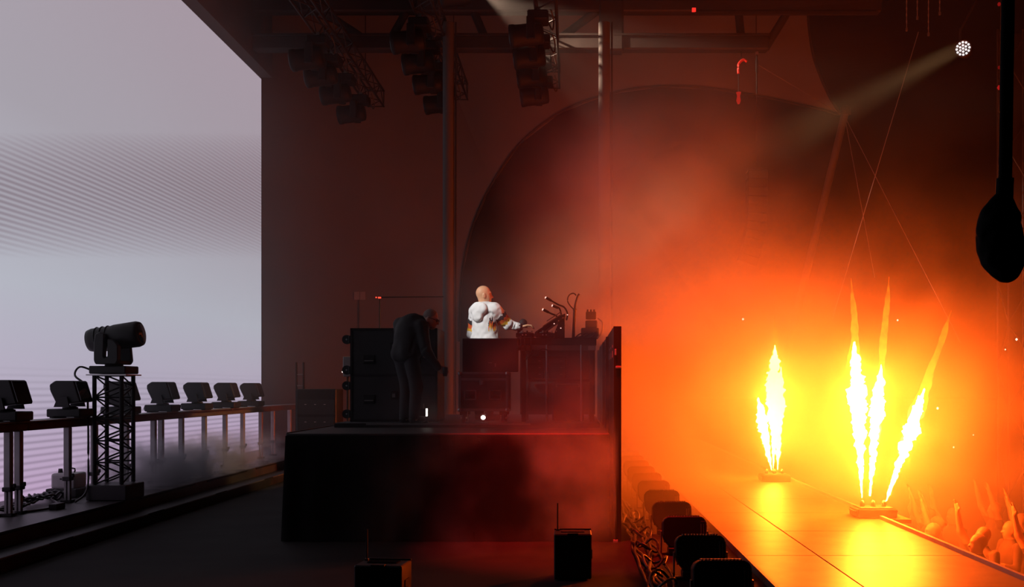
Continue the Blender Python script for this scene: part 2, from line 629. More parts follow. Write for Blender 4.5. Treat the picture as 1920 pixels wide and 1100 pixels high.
box('yoke_bridge', (0, 0, 0.15), (0.26, 0.42, 0.05), GEAR, bl, bev=0.01)
hdr = lathe('head', [(0.10, -0.33), (0.135, -0.315), (0.15, -0.26), (0.15, -0.02), (0.16, 0.03), (0.165, 0.30), (0.15, 0.345), (0.13, 0.35)], GEAR, bl, 28, loc=(0.0, 0.0, 0.47), rot=(0, math.radians(82), 0))
lathe('front_lens', [(0.12, 0.345), (0.12, 0.358), (0.0, 0.365)], LENS, hdr, 28)
for k in range(3):
    lathe('ring', [(0.157, -0.2 + 0.07 * k), (0.161, -0.195 + 0.07 * k), (0.157, -0.19 + 0.07 * k)], RUBBER, hdr, 28)
tag(cable('power_cable', [(-6.07, 12.9, 1.93), (-6.17, 12.8, 1.97), (-6.21, 12.76, 1.86), (-6.06, 12.74, 1.72), (-6.03, 12.72, 1.4), (-6.02, 12.71, 0.9), (-6.03, 12.70, 0.45), (-6.08, 12.5, 0.315)], 0.013, CABLE),
    'black power cable hanging down the truss tower from the beam light', 'cable')

# ---- fog machine and cables on riser
fm = thing('fog_machine', 'pale fog machine sitting on the riser near the truss tower', 'fog machine', (-6.55, 13.3, 0.30))
box('body', (0, 0, 0.21), (0.30, 0.36, 0.20), mat('fog_shell', (0.40, 0.385, 0.38), 0.5), fm, bev=0.03, seg=2)
box('tank', (0, 0, 0.06), (0.40, 0.42, 0.11), GEAR, fm, bev=0.01)
box('slot', (0.03, -0.18, 0.24), (0.12, 0.01, 0.02), RUBBER, fm)
lathe('nozzle', [(0.03, 0), (0.025, 0.05)], GEAR, fm, 12, loc=(-0.1, -0.02, 0.31))
cable('handle', [(-0.05, 0, 0.31), (-0.05, 0, 0.36), (0.07, 0, 0.36), (0.07, 0, 0.31)], 0.01, GEAR, fm)
for i in range(5):
    y0 = 11.35 + i * 0.31
    pts = []
    a0 = random.random() * 6
    for k in range(15):
        a = a0 + k * 0.9
        pts.append((-6.45 + 0.10 * math.cos(a) * (1 + 0.4 * random.random()), y0 + 0.05 * k * 0.4 + 0.16 * math.sin(a), 0.325 + 0.10 * abs(math.sin(k * 1.3 + i)) * (1 if i > 1 else 0.4)))
    tag(cable('cable_coil', pts, 0.014, CABLE), 'tangled black cable coil lying on the riser between the rail legs', 'cable', 'cable coils on the riser')
tag(cable('floor_cable', [(-6.3, 10.6, 0.315), (-6.25, 11.3, 0.315), (-6.05, 11.8, 0.318), (-6.15, 12.2, 0.33), (-6.4, 12.5, 0.36), (-6.5, 12.9, 0.32)], 0.016, CABLE), 'single black cable trailing over the riser deck', 'cable')
cb = thing('connector_box', 'small black connector box on the riser deck', 'box', (-6.0, 11.9, 0.30))
box('body', (0, 0, 0.035), (0.10, 0.2, 0.07), GEAR, cb, bev=0.008)
box('socket', (0.052, -0.03, 0.035), (0.012, 0.05, 0.04), RUBBER, cb)

# ================================================================== BOOTH PLATFORM
PX0, PX1, PY0, PY1, PZ = -3.2, 0.405, 11.4, 18.0, 1.2
plat = thing('booth_platform', 'tall black draped platform carrying the booth', 'platform', (0, 0, 0))
box('deck', ((PX0 + PX1) / 2, (PY0 + PY1) / 2, PZ - 0.03), (PX1 - PX0, PY1 - PY0, 0.06), mat('deck_top', (0.042, 0.04, 0.039), 0.5, var=0.3, scale=3), plat, bev=0.008)


def skirt(name, x0, x1, y, flare, axis):
    bm = bmesh.new()
    n, mz = 90, 6
    rows = []
    for j in range(mz):
        t = j / (mz - 1)
        row = []
        for i in range(n + 1):
            s = i / n
            wv = 0.012 * math.sin(s * 60 + 1.7 * math.sin(s * 17)) * (0.3 + t)
            if axis == 'x': co = (x0 + (x1 - x0) * s - flare * t * (1 - s), y - wv - 0.02, (PZ - 0.03) * (1 - t) + 0.006)
            else: co = (y - flare * t + wv, x0 + (x1 - x0) * s, (PZ - 0.03) * (1 - t) + 0.006)
            row.append(bm.verts.new(co))
        rows.append(row)
    for a, b in zip(rows, rows[1:]):
        for i in range(n):
            bm.faces.new((a[i], a[i + 1], b[i + 1], b[i]))
    bmesh.ops.solidify(bm, geom=bm.faces[:], thickness=0.008)
    return from_bm(name, bm, DRAPE, plat, True)


skirt('front_drape', PX0, PX1, PY0, 0.05, 'x')
skirt('side_drape', PY0, PY1, PX0, 0.05, 'y')
rod('edge_trim', (PX0, PY0 + 0.02, PZ + 0.004), (PX0, PY1, PZ + 0.004), 0.008, ALU, plat)
rz = Z(790, 13.7)
rs = thing('booth_riser', 'thin carpeted riser with a pale metal lip on top of the draped platform', 'riser', (0, 0, PZ))
box('board', (-1.36, 15.2, (rz - PZ) / 2), (3.4, 4.2, rz - PZ), mat('carpet', (0.024, 0.022, 0.022), 0.95, scale=60, bump=0.3), rs, bev=0.004)
box('lip', (-1.6, 13.095, rz - PZ - 0.012), (2.1, 0.012, 0.022), DULL, rs)

pan = thing('booth_barrier', 'tall black fascia panel closing the audience side of the booth', 'panel', (0, 0, 0))
PANM = mat('panel_black', (0.03, 0.024, 0.024), 0.45, scale=4)
for k in range(4):
    y0 = 11.4 + k * 1.55
    s_ = box('panel_board', (0.49, y0 + 0.775, 1.2), (0.086, 1.54, 2.385), PANM, pan, bev=0.006)
    for zz, hh in ((0.98, 0.03), (0.89, 0.075)):
        for q in range(3):
            box('marker_plate', (-0.046, -0.55 + q * 0.5, zz - 0.0 if zz > 0.9 else zz), (0.006, 0.06, hh), TAPE, s_)
    box('stiffener', (-0.06, 0.74, -0.0), (0.04, 0.05, 2.3), GEAR, s_)
box('end_cap', (0.49, 11.392, 1.2), (0.09, 0.014, 2.39), PANM, pan, bev=0.003)
box('hook', (0.47, 11.376, Z(660, 11.4)), (0.02, 0.02, 0.07), PALE, pan, bev=0.004)
box('hook', (0.50, 11.376, Z(688, 11.4)), (0.06, 0.02, 0.025), PALE, pan, bev=0.004)
rod('tie_cable', (0.47, 11.37, 0.02), (0.46, 11.375, 0.75), 0.012, CABLE, pan)
box('floor_bracket', (0.468, 11.36, 0.012), (0.05, 0.05, 0.024), PALE, pan)

# ================================================================== ROAD CASES
rc = thing('road_case', 'tall black road case stood on end with its casters facing the screen', 'case', (X(738, 13.6), 14.0, rz))
w, h, dp = 1.16, 1.24, 0.75
box('shell', (0, 0, h / 2 + 0.005), (w, dp, h), CASE, rc, bev=0.012)
for zz in (0.02, h * 0.5, h - 0.01):
    box('edge_rail', (0, -dp / 2 - 0.004, zz), (w, 0.012, 0.03), GEAR, rc)
for xx in (-w / 2 + 0.015, w / 2 - 0.015):
    box('edge_rail', (xx, -dp / 2 - 0.004, h / 2), (0.03, 0.012, h), GEAR, rc)
for xx, zz in ((-0.33, 0.83), (-0.33, 0.30), (0.28, 0.83), (0.28, 0.30)):
    d_ = box('recess_dish', (xx, -dp / 2 - 0.005, zz), (0.16, 0.014, 0.12), GEAR, rc, bev=0.005)
    rod('grip', (-0.06, -0.012, -0.02), (0.06, -0.012, -0.02), 0.009, DULL, d_)
for zz in (1.0, 0.35):
    lt = box('butterfly_latch', (0.0, -dp / 2 - 0.006, zz), (0.10, 0.016, 0.12), DULL if zz > 2 else GEAR, rc, bev=0.004)
    box('latch_key', (0, -0.014, 0), (0.04, 0.012, 0.05), DULL, lt)
for zz in (1.10, 0.69, 0.48, 0.10):
    for yy in (-0.22, 0.22):
        fk = box('caster', (-w / 2 - 0.025, yy, zz), (0.05, 0.09, 0.10), GEAR, rc, bev=0.006)
        rod('wheel', (-0.055, -0.022, 0), (-0.055, 0.022, 0), 0.062, RUBBER, fk, 18)
        rod('axle', (-0.055, -0.03, 0), (-0.055, 0.03, 0), 0.012, ALU, fk, 8)

fc = thing('flight_case', 'black flight case with metal edges and a raised lid', 'case', (X(912, 13.2), 13.37, rz))
w, dp = 0.64, 0.50
zb, zt = 0.15, 0.655
box('shell', (-0.03, 0, (zb + zt) / 2), (w, dp, zt - zb), CASE, fc, bev=0.006)
f = -dp / 2
for xx in (-w / 2 - 0.015, w / 2 - 0.045):
    box('edge_rail', (xx, f - 0.006, (zb + zt) / 2), (0.034, 0.014, zt - zb), DULL, fc, bev=0.003)
    box('edge_rail', (xx, 0.0, zb + 0.01), (0.034, dp, 0.03), DULL, fc, bev=0.003)
for zz in (zt - 0.015, zt - 0.095, zb + 0.02):
    box('edge_rail', (-0.03, f - 0.006, zz), (w, 0.014, 0.032), DULL, fc, bev=0.003)
for xx in (-w / 2 - 0.015, w / 2 - 0.045):
    for zz in (zb + 0.02, zt - 0.02):
        lathe('ball_corner', [(0.0, -0.03), (0.022, -0.02), (0.03, 0), (0.022, 0.02), (0.0, 0.03)], ALU, fc, 10, loc=(xx, f - 0.006, zz))
for xx in (-0.20, 0.12):
    d_ = box('recess_dish', (xx, f - 0.006, 0.36), (0.155, 0.016, 0.125), GEAR, fc, bev=0.005)
    for s in (-1, 1):
        box('dish_rim', (0.072 * s, -0.008, 0), (0.012, 0.01, 0.12), ALU, d_)
        box('dish_rim', (0, -0.008, 0.056 * s), (0.14, 0.01, 0.012), ALU, d_)
    rod('grip', (-0.055, -0.02, -0.01), (0.055, -0.02, -0.01), 0.010, RUBBER, d_)
lt = box('butterfly_latch', (-0.05, f - 0.012, 0.525), (0.06, 0.018, 0.08), DULL, fc, bev=0.004)
box('latch_key', (0, -0.014, -0.01), (0.02, 0.014, 0.05), ALU, lt)
ld = box('lid', (0.03, 0.12, zt + 0.225), (0.73, 0.16, 0.44), CASE, fc, bev=0.01)
box('edge_rail', (0, -0.082, -0.215), (0.72, 0.01, 0.014), GEAR, ld)
box('lid_latch', (0.07, -0.085, -0.13), (0.016, 0.012, 0.045), DULL, ld)
box('lid_latch', (0.0, -0.085, -0.10), (0.05, 0.012, 0.012), DULL, ld)
for xx in (-0.29, 0.22):
    for yy in (-0.17, 0.17):
        fk = box('caster', (xx, yy, 0.125), (0.10, 0.09, 0.05), GEAR, fc, bev=0.006)
        rod('wheel', (-0.022, 0, -0.062), (0.022, 0, -0.062), 0.062, RUBBER, fk, 18)
        rod('axle', (-0.04, 0, -0.062), (0.04, 0, -0.062), 0.012, ALU, fk, 8)

WARM = emat('work_lamp', (1.0, 0.86, 0.75), 3.5, False)
wl = thing('work_light', 'tiny lit work lamp on the platform under the flight case', 'lamp', (X(906, 13.6), 13.6, rz))
lathe('base', [(0.03, 0), (0.03, 0.02), (0.012, 0.03)], GEAR, wl, 12)
lathe('bulb', [(0.012, 0.03), (0.03, 0.045), (0.03, 0.07), (0.012, 0.085)], WARM, wl, 12)
box('reflector', (0.01, 0, 0.10), (0.07, 0.05, 0.022), mat('lit_reflector', (0.8, 0.75, 0.7), 0.4), wl, bev=0.004)
wl2 = thing('work_light', 'small lit work lamp with a bright edge in front of the tall road case', 'lamp', (X(796, 13.4), 13.4, rz))
box('housing', (-0.02, 0, 0.13), (0.085, 0.08, 0.10), GEAR, wl2, bev=0.006)
box('diffuser', (0.028, -0.0, 0.13), (0.016, 0.07, 0.10), WARM, wl2)
box('stand', (-0.01, 0, 0.035), (0.03, 0.03, 0.07), DULL, wl2)
box('foot', (-0.01, 0, 0.008), (0.12, 0.08, 0.016), GEAR, wl2)
box('bracket', (-0.01, 0, 0.21), (0.02, 0.02, 0.07), DULL, wl2)

# ================================================================== EQUIPMENT TABLE
TX0, TX1 = X(970, 13.7), X(1118, 13.7)
TZ = Z(633, 13.7)
tb = thing('equipment_table', 'black equipment table on slim metal legs with a pale front rail', 'table', (0, 13.87, rz))
tc, tw_ = (TX0 + TX1) / 2, TX1 - TX0
box('tabletop', (tc, 0.15, TZ - rz - 0.055), (tw_, 0.9, 0.10), GEAR, tb, bev=0.008)
box('front_rail', (tc, -0.29, TZ - rz - 0.14), (tw_ - 0.02, 0.03, 0.07), DULL, tb, bev=0.004)
box('rail_plate', (TX1 - 0.06, -0.31, TZ - rz - 0.14), (0.10, 0.012, 0.055), TAPE, tb)
for xx in (TX0 + 0.09, TX1 - 0.06):
    for yy in (-0.26, 0.56):
        box('leg', (xx, yy, (TZ - rz - 0.17) / 2 + 0.0), (0.06, 0.06, TZ - rz - 0.17), GEAR, tb, bev=0.004)
for xx in (X(1025, 13.5), X(1090, 13.5)):
    rod('upright', (xx, -0.31, 0.01), (xx, -0.31, TZ - rz - 0.10), 0.014, ALU, tb)
box('shelf', (tc + 0.05, 0.15, 0.55), (tw_ - 0.2, 0.7, 0.03), GEAR, tb)
box('back_cloth', (tc, 0.57, 0.6), (tw_, 0.01, 1.05), DRAPE, tb)
for a, b, w_, lab in ((X(1045, 13.5), 0.57, 0.24, 'black rack unit standing on the table shelf by the upright'), (X(1000, 13.5) + 0.03, 0.57, 0.22, 'black amplifier box standing on the table shelf behind the flight case')):
    t = thing('rack_unit', lab, 'rack unit', (a, 13.75, rz + b))
    box('body', (0, 0.05, 0.15), (w_, 0.4, 0.30), GEAR, t, bev=0.012)
    for k in range(3):
        box('faceplate', (0, -0.155, 0.06 + k * 0.09), (w_ - 0.03, 0.01, 0.07), BLACK, t)
        box('display_strip', (0.05, -0.163, 0.06 + k * 0.09), (0.03, 0.006, 0.008), DULL, t)
t = thing('drum_case', 'black box with a lit handle standing under the equipment table', 'case', (X(1065, 13.5), 13.7, rz))
box('body', (0, 0.1, 0.24), (0.42, 0.45, 0.46), CASE, t, bev=0.02)
rod('handle', (-0.15, -0.14, 0.50), (0.15, -0.14, 0.50), 0.012, DULL, t)
for s in (-1, 1):
    rod('handle_post', (0.15 * s, -0.14, 0.46), (0.15 * s, -0.14, 0.50), 0.012, DULL, t)

# on the table: deck players, tilted controller stand, gooseneck lamps, tree stand, boxes, cables
for i, (px, lab) in enumerate(((984, 'flat black deck player under the bald man\'s hand'), (1022, 'flat black mixer on the table below the tilted controller'))):
    t = thing('deck_player', lab, 'player', (X(px, 13.6), 13.66, TZ))
    box('body', (0, 0.08, 0.032), (0.24, 0.27, 0.06), GEAR, t, bev=0.008)
    lathe('jog_wheel', [(0.09, 0), (0.09, 0.012), (0.08, 0.016)], DULL, t, 24, loc=(0, 0.11, 0.062))
    for q in range(4):
        lathe('knob', [(0.012, 0), (0.01, 0.03)], PALE if q % 2 else GEAR, t, 8, loc=(-0.09 + q * 0.06, -0.03, 0.062))
    for q in range(2):
        rod('pad', (-0.03 + 0.045 * q, -0.064, 0.035), (-0.03 + 0.045 * q, -0.05, 0.035), 0.011, PALE, t, 8)
ct = thing('controller', 'tilted black keyboard controller with small lit buttons on its stand', 'controller', (X(1042, 13.95), 14.05, TZ))
wedge = prism('body', [(-0.30, 0.03), (-0.28, 0.08), (0.06, 0.30), (0.13, 0.33), (0.13, 0.29), (-0.26, 0.02)], 0.5, GEAR, ct, 'Y', bev=0.004, loc=(0, 0.1, 0.01))
prism('stand', [(-0.05, 0.0), (0.12, 0.0), (0.12, 0.30), (0.06, 0.27)], 0.42, BLACK, ct, 'Y', loc=(0, 0.1, 0.0))
box('rail', (-0.05, -0.16, 0.245), (0.30, 0.012, 0.012), DULL, ct, rot=(0, math.radians(-33), 0))
box('rail', (-0.02, -0.16, 0.30), (0.24, 0.012, 0.012), DULL, ct, rot=(0, math.radians(-33), 0))
random.seed(3)
LEDW = emat('button_glow', (1.0, 0.55, 0.45), 1.6, False)
for q in range(7):
    lathe('button', [(0.008, 0), (0.006, 0.012)], LEDW if q % 3 == 0 else PALE, ct, 8, loc=(-0.02 + 0.03 * q, -0.165, 0.20 + 0.02 * q - 0.12 * (q % 2)), rot=(math.radians(90), 0, 0))
gn = [((1062, 600), (1064, 588), (1058, 576), (1047, 571), (1031, 562)), ((1053, 600), (1052, 588), (1049, 578), (1044, 576)), ((1048, 600), (1043, 592), (1034, 588), (1026, 584))]
glabs = ['long gooseneck lamp arching over the controller', 'short gooseneck lamp beside the controller', 'low gooseneck lamp bending from the controller\'s near side']
for (g_, lab, yy) in zip(gn, glabs, (14.2, 14.1, 13.93)):
    t = thing('gooseneck_lamp', lab, 'lamp', (0, 0, 0), group='gooseneck lamps on the controller')
    P3 = [(X(a, yy), yy, Z(b, yy)) for a, b in g_]
    cable('neck', P3, 0.013, GEAR, t)
    e, e2 = Vector(P3[-1]), Vector(P3[-2])
    dr = (e - e2).normalized()
    rod('lamp_head', e - dr * 0.02, e + dr * 0.06, 0.018, GEAR, t)
    rod('bulb', e + dr * 0.06, e + dr * 0.075, 0.014, LEDW, t)
ts = thing('mic_stand', 'thin forked stand rising behind the controller', 'stand', (X(1075, 14.1), 14.3, TZ))
RS = mat('stand_metal', (0.09, 0.085, 0.082), 0.5, 0.2)
lathe('base', [(0.10, 0), (0.10, 0.015), (0.02, 0.03)], RS, ts, 18)
rod('pole', (0, 0, 0.02), (0.02, 0, 0.42), 0.022, RS, ts)
cable('arm', [(0.02, 0, 0.40), (0.03, 0, 0.50), (0.06, 0, 0.60), (0.085, 0, 0.64)], 0.017, RS, ts)
cable('arm', [(0.02, 0, 0.42), (-0.03, 0, 0.46), (-0.08, 0, 0.54), (-0.06, 0, 0.62), (0.0, 0, 0.65), (0.04, 0, 0.62)], 0.010, RS, ts)
lathe('joint', [(0.02, -0.02), (0.03, 0), (0.02, 0.02)], RS, ts, 10, loc=(0.02, 0, 0.42))
t = thing('effects_box', 'stack of small electronic boxes at the panel end of the table', 'box', (X(1106, 14.0), 14.05, TZ))
BR = mat('brown_box', (0.06, 0.056, 0.054), 0.5)
box('body', (0, 0, 0.075), (0.24, 0.3, 0.14), BR, t, bev=0.01)
box('upper_unit', (0.02, 0, 0.20), (0.16, 0.2, 0.10), BR, t, bev=0.01)
box('top_unit', (0.015, 0, 0.32), (0.14, 0.16, 0.10), BR, t, bev=0.008)
for q in range(3):
    lathe('knob', [(0.014, 0), (0.012, 0.035)], BR, t, 8, loc=(-0.03 + q * 0.045, 0, 0.37))
cable('lead', [(0.11, -0.05, 0.28), (0.17, -0.1, 0.22), (0.16, -0.12, 0.08), (0.10, -0.16, 0.012)], 0.011, PALE, t)
hp = thing('headphones', 'pair of black headphones propped beside the hand', 'headphones', (X(971, 13.85), 14.2, TZ + 0.12))
for s, zz in ((-1, 0.06), (1, 0.11)):
    lathe('ear_cup', [(0.03, -0.03), (0.055, -0.02), (0.058, 0.01), (0.04, 0.03)], RUBBER, hp, 18, loc=(0.055 * s, 0, zz), rot=(math.radians(75), 0, 0.4 * s))
cable('headband', [(-0.055, 0.02, 0.08), (-0.03, 0.1, 0.02), (0.03, 0.1, 0.03), (0.055, 0.02, 0.12)], 0.014, RUBBER, hp)
box('hook', (0, 0.06, -0.05), (0.03, 0.03, 0.14), RUBBER, hp)
for i in range(4):
    x0 = X(1080 + 8 * i, 13.75)
    tag(cable('patch_cable', [(x0, 13.66, TZ + 0.012), (x0 + 0.06, 13.62, TZ + 0.05), (x0 + 0.11, 13.68, TZ + 0.03 + 0.02 * i), (x0 + 0.05, 13.74, TZ + 0.015), (x0 - 0.02, 13.8, TZ + 0.012)], 0.009, CABLE), 'loose black patch cable looped on the tabletop', 'cable', 'patch cables on the tabletop')
for i, px in enumerate((972, 980, 992)):
    x0 = X(px, 13.4)
    tag(cable('hanging_cable', [(x0 + 0.02, 13.62, TZ + 0.012), (x0 + 0.022, 13.535, TZ - 0.02), (x0 + 0.03, 13.53, TZ - 0.2), (x0 + 0.08, 13.53, TZ - 0.30 + 0.03 * i), (x0 + 0.16, 13.53, TZ - 0.22 + 0.03 * i), (x0 + 0.24, 13.53, TZ - 0.17)], 0.009, CABLE), 'black cable drooping from the table edge behind the flight case', 'cable', 'drooping cables under the table edge')

# ================================================================== PEOPLE
SKIN = mat('skin', (0.70, 0.36, 0.20), 0.5, var=0.06, scale=12)
SKIN2 = mat('skin_ruddy', (0.45, 0.24, 0.18), 0.5, var=0.08, scale=12)
EYE = mat('eye_white', (0.6, 0.55, 0.5), 0.2)


def basis(fwd, up=(0, 0, 1)):
    f_ = np.array(fwd, float); f_ /= np.linalg.norm(f_)
    u_ = np.array(up, float)
    r_ = np.cross(f_, u_); r_ /= np.linalg.norm(r_)
    u_ = np.cross(r_, f_)
    return f_, r_, u_


def head_prims(c, fwd, up=(0, 0, 1), s=1.0):
    f_, r_, u_ = basis(fwd, up)
    R = np.stack([f_, r_, u_])
    c = np.array(c, float)

    def p(a, b, d): return c + s * (a * f_ + b * r_ + d * u_)
    P = [ell(p(-0.012, 0, 0.028), (0.098 * s, 0.077 * s, 0.098 * s), R, 0.02),
         ell(p(0.030, 0, -0.045), (0.068 * s, 0.060 * s, 0.075 * s), R, 0.04),
         ell(p(0.055, 0, -0.092), (0.030 * s, 0.030 * s, 0.025 * s), R, 0.03),
         ell(p(0.078, 0, 0.030), (0.016 * s, 0.050 * s, 0.010 * s), R, 0.02),
         cone(p(0.088, 0, 0.010), p(0.112, 0, -0.028), 0.009 * s, 0.014 * s, 0.012),
         ell(p(0.080, 0, -0.066), (0.016 * s, 0.026 * s, 0.007 * s), R, 0.008)]
    for q in (-1, 1):
        P.append(ell(p(0.086, 0.033 * q, 0.008), (0.014 * s, 0.017 * s, 0.012 * s), R, 0.015, 'sub'))
        P.append(ell(p(0.073, 0.033 * q, 0.006), (0.012 * s, 0.012 * s, 0.010 * s), R, 0.004))
        P.append(ell(p(-0.010, 0.079 * q, -0.012), (0.020 * s, 0.010 * s, 0.034 * s), R, 0.008))
        P.append(ell(p(-0.004, 0.090 * q, -0.012), (0.010 * s, 0.006 * s, 0.018 * s), R, 0.006, 'sub'))
    return P


def hand_prims(w, dirv, side, up, curl=0.5, s=1.0):
    """w wrist, dirv along the hand, side towards the thumb, up = back of the hand."""
    w = np.array(w, float)
    d_ = np.array(dirv, float); d_ /= np.linalg.norm(d_)
    u_ = np.array(up, float); u_ -= d_ * (u_ @ d_); u_ /= np.linalg.norm(u_)
    s_ = np.cross(u_, d_)
    if s_ @ np.array(side, float) < 0: s_ = -s_
    R = np.stack([d_, s_, u_])
    P = [ell(w + d_ * 0.05 * s, (0.052 * s, 0.043 * s, 0.017 * s), R, 0.015)]
    for i, (o, L) in enumerate(((0.030, 0.078), (0.010, 0.088), (-0.010, 0.080), (-0.029, 0.062))):
        a = w + d_ * 0.088 * s + s_ * o * s
        th = curl * 0.6
        b = a + s * L * 0.5 * (d_ * math.cos(th) - u_ * math.sin(th) + s_ * o * 1.5)
        th2 = curl * 1.9
        c = b + s * L * 0.5 * (d_ * math.cos(th2) - u_ * math.sin(th2))
        P.append(cone(a - d_ * 0.02, b, 0.0105 * s, 0.0095 * s, 0.006))
        P.append(cone(b, c, 0.0095 * s, 0.008 * s, 0.004))
    a = w + d_ * 0.025 * s + s_ * 0.035 * s
    b = a + s * (d_ * 0.030 + s_ * 0.028 - u_ * 0.010)
    c = b + s * (d_ * 0.032 + s_ * 0.004 - u_ * 0.012)
    P.append(cone(a, b, 0.014 * s, 0.011 * s, 0.010))
    P.append(cone(b, c, 0.011 * s, 0.009 * s, 0.004))
    return P


def limb(a, b, c, r0, r1, r2, k=0.03):
    return [cone(a, b, r0, r1, k), cone(b, c, r1, r2, k)]


# --- the performer
dj = thing('person', 'bald person in a white hoodie with flame coloured sleeve bands, reaching to the decks', 'person', (X(907, 14.05), 14.12, rz))
dj.scale = (1.03, 1.03, 1.03)
fdir = np.array([0.66, 0.75, 0]); rdir = np.array([0.75, -0.66, 0])
chest = np.array([0.015, 0.0, 1.36])
shR, shL = chest + 0.185 * rdir + [0, 0, 0.115], chest - 0.185 * rdir + [0, 0, 0.105]
elR, wrR = np.array([0.325, -0.03, 1.285]), np.array([0.49, -0.02, 1.252])
elL, wrL = np.array([-0.175, 0.20, 1.17]), np.array([0.06, 0.36, 1.16])
hip = np.array([0.0, -0.02, 0.95])
hc = np.array([0.0, -0.005, 1.678])
neck = np.array([-0.005, 0.0, 1.50])
bodyP = head_prims(hc, (0.97, 0.22, 0.02), (0.04, 0, 1))
bodyP += [cone(hc + [-0.02, 0, -0.05], neck, 0.058, 0.062, 0.03), ell(chest, (0.12, 0.17, 0.20), np.stack([fdir, rdir, [0, 0, 1]]), 0.05),
          ell(hip + [0, 0, 0.08], (0.11, 0.15, 0.20), np.stack([fdir, rdir, [0, 0, 1]]), 0.06)]
bodyP += limb(shR, elR, wrR, 0.055, 0.043, 0.030) + limb(shL, elL, wrL, 0.055, 0.043, 0.030)
for q in (-1, 1):
    hq = hip + 0.09 * q * rdir
    bodyP += limb(hq, hq + [0.03, 0.03, -0.46], hq + [0.0, 0.0, -0.86], 0.08, 0.055, 0.04)
    bodyP += [cone(hq + [0, 0, -0.90], hq + 0.17 * fdir + [0, 0, -0.92], 0.035, 0.025, 0.02)]
bodyP += hand_prims(wrR + [0.01, 0.004, 0.0], (0.93, 0.12, 0.22), (0.2, 0.9, 0), (-0.2, 0, 1), 0.6, 1.1)
bodyP += hand_prims(wrL, (0.8, 0.5, -0.1), (0.3, -0.9, 0), (0, 0, 1), 0.5, 1.0)
body = sdf_object('body', bodyP, 0.0085, SKIN, dj)
f_, r_, u_ = basis((0.97, 0.22, 0.02), (0.04, 0, 1))

WHITE = mat('white_cotton', (0.78, 0.76, 0.75), 0.8, var=0.05, scale=30, bump=0.1)
BANDK = mat('band_black', (0.02, 0.018, 0.02), 0.8)
BANDO = mat('band_orange', (0.75, 0.12, 0.02), 0.8)
BANDY = mat('band_yellow', (0.85, 0.45, 0.03), 0.8)
hoodP = [ell(chest + [0, 0, 0.0], (0.155, 0.205, 0.235), np.stack([fdir, rdir, [0, 0, 1]]), 0.06),
         ell(chest + [0, 0, -0.26], (0.160, 0.205, 0.26), np.stack([fdir, rdir, [0, 0, 1]]), 0.08),
         cone(hip + [0, 0, 0.05] - 0.10 * rdir, hip + [0, 0, 0.05] + 0.10 * rdir, 0.145, 0.145, 0.05),
         cone(shR - 0.06 * rdir, shL + 0.06 * rdir, 0.095, 0.095, 0.05),
         cone(neck + [0, 0, -0.02], neck + [0.0, 0, 0.02], 0.092, 0.080, 0.03)]
hoodP += limb(shR, elR, wrR - [0.03, 0.01, -0.005], 0.092, 0.066, 0.046, 0.05) + limb(shL, elL, wrL, 0.095, 0.068, 0.046, 0.05)
# hood lying on the back, folded to a point
bk = -fdir
RB = np.stack([fdir, rdir, [0, 0, 1]])
hoodP += [ell(chest + 0.140 * bk + 0.02 * rdir + [0, 0, 0.12], (0.062, 0.150, 0.10), RB, 0.022),
          ell(chest + 0.162 * bk + 0.02 * rdir + [0, 0, 0.035], (0.045, 0.09, 0.085), RB, 0.015),
          cone(neck + 0.055 * bk + 0.085 * rdir + [0, 0, 0.02], neck + 0.055 * bk - 0.085 * rdir + [0, 0, 0.02], 0.050, 0.050, 0.03),
          cone(neck + 0.03 * bk + 0.09 * rdir + [0, 0, 0.01], neck + 0.07 * fdir + 0.05 * rdir + [0, 0, -0.03], 0.038, 0.03, 0.02),
          cone(neck + 0.03 * bk - 0.09 * rdir + [0, 0, 0.01], neck + 0.07 * fdir - 0.05 * rdir + [0, 0, -0.03], 0.038, 0.03, 0.02)]
# drag folds and seams
for a, b, rr in ((shR + 0.09 * bk + [0, 0, -0.05], hip + 0.17 * bk + 0.10 * rdir + [0, 0, 0.05], 0.012), (chest + 0.17 * bk + [0, 0, -0.08], hip + 0.175 * bk + [0, 0, 0.0], 0.012),
                 (shL + 0.09 * bk + [0, 0, -0.1], hip + 0.165 * bk - 0.10 * rdir + [0, 0, 0.1], 0.011), (elR + [-0.05, -0.05, -0.03], elR + [0.0, -0.06, 0.04], 0.010),
                 (elR + [0.04, -0.05, -0.05], elR + [0.07, -0.045, 0.02], 0.010), (elR * 0.5 + wrR * 0.5 + [0.0, -0.05, -0.04], elR * 0.5 + wrR * 0.5 + [0.02, -0.045, 0.03], 0.008)):
    hoodP.append(cone(a, b, rr, rr * 1.3, 0.02, 'sub'))
hoodP.append(cone(neck + 0.09 * fdir + [0, 0, 0.07], neck + 0.10 * fdir + [0, 0, 0.14], 0.05, 0.06, 0.01, 'sub'))


def arm_t(p, a, b):
    a, b = Vector(a), Vector(b)
    v = b - a
    t = (p - a).dot(v) / v.length_squared
    return t, (p - a - v * t).length


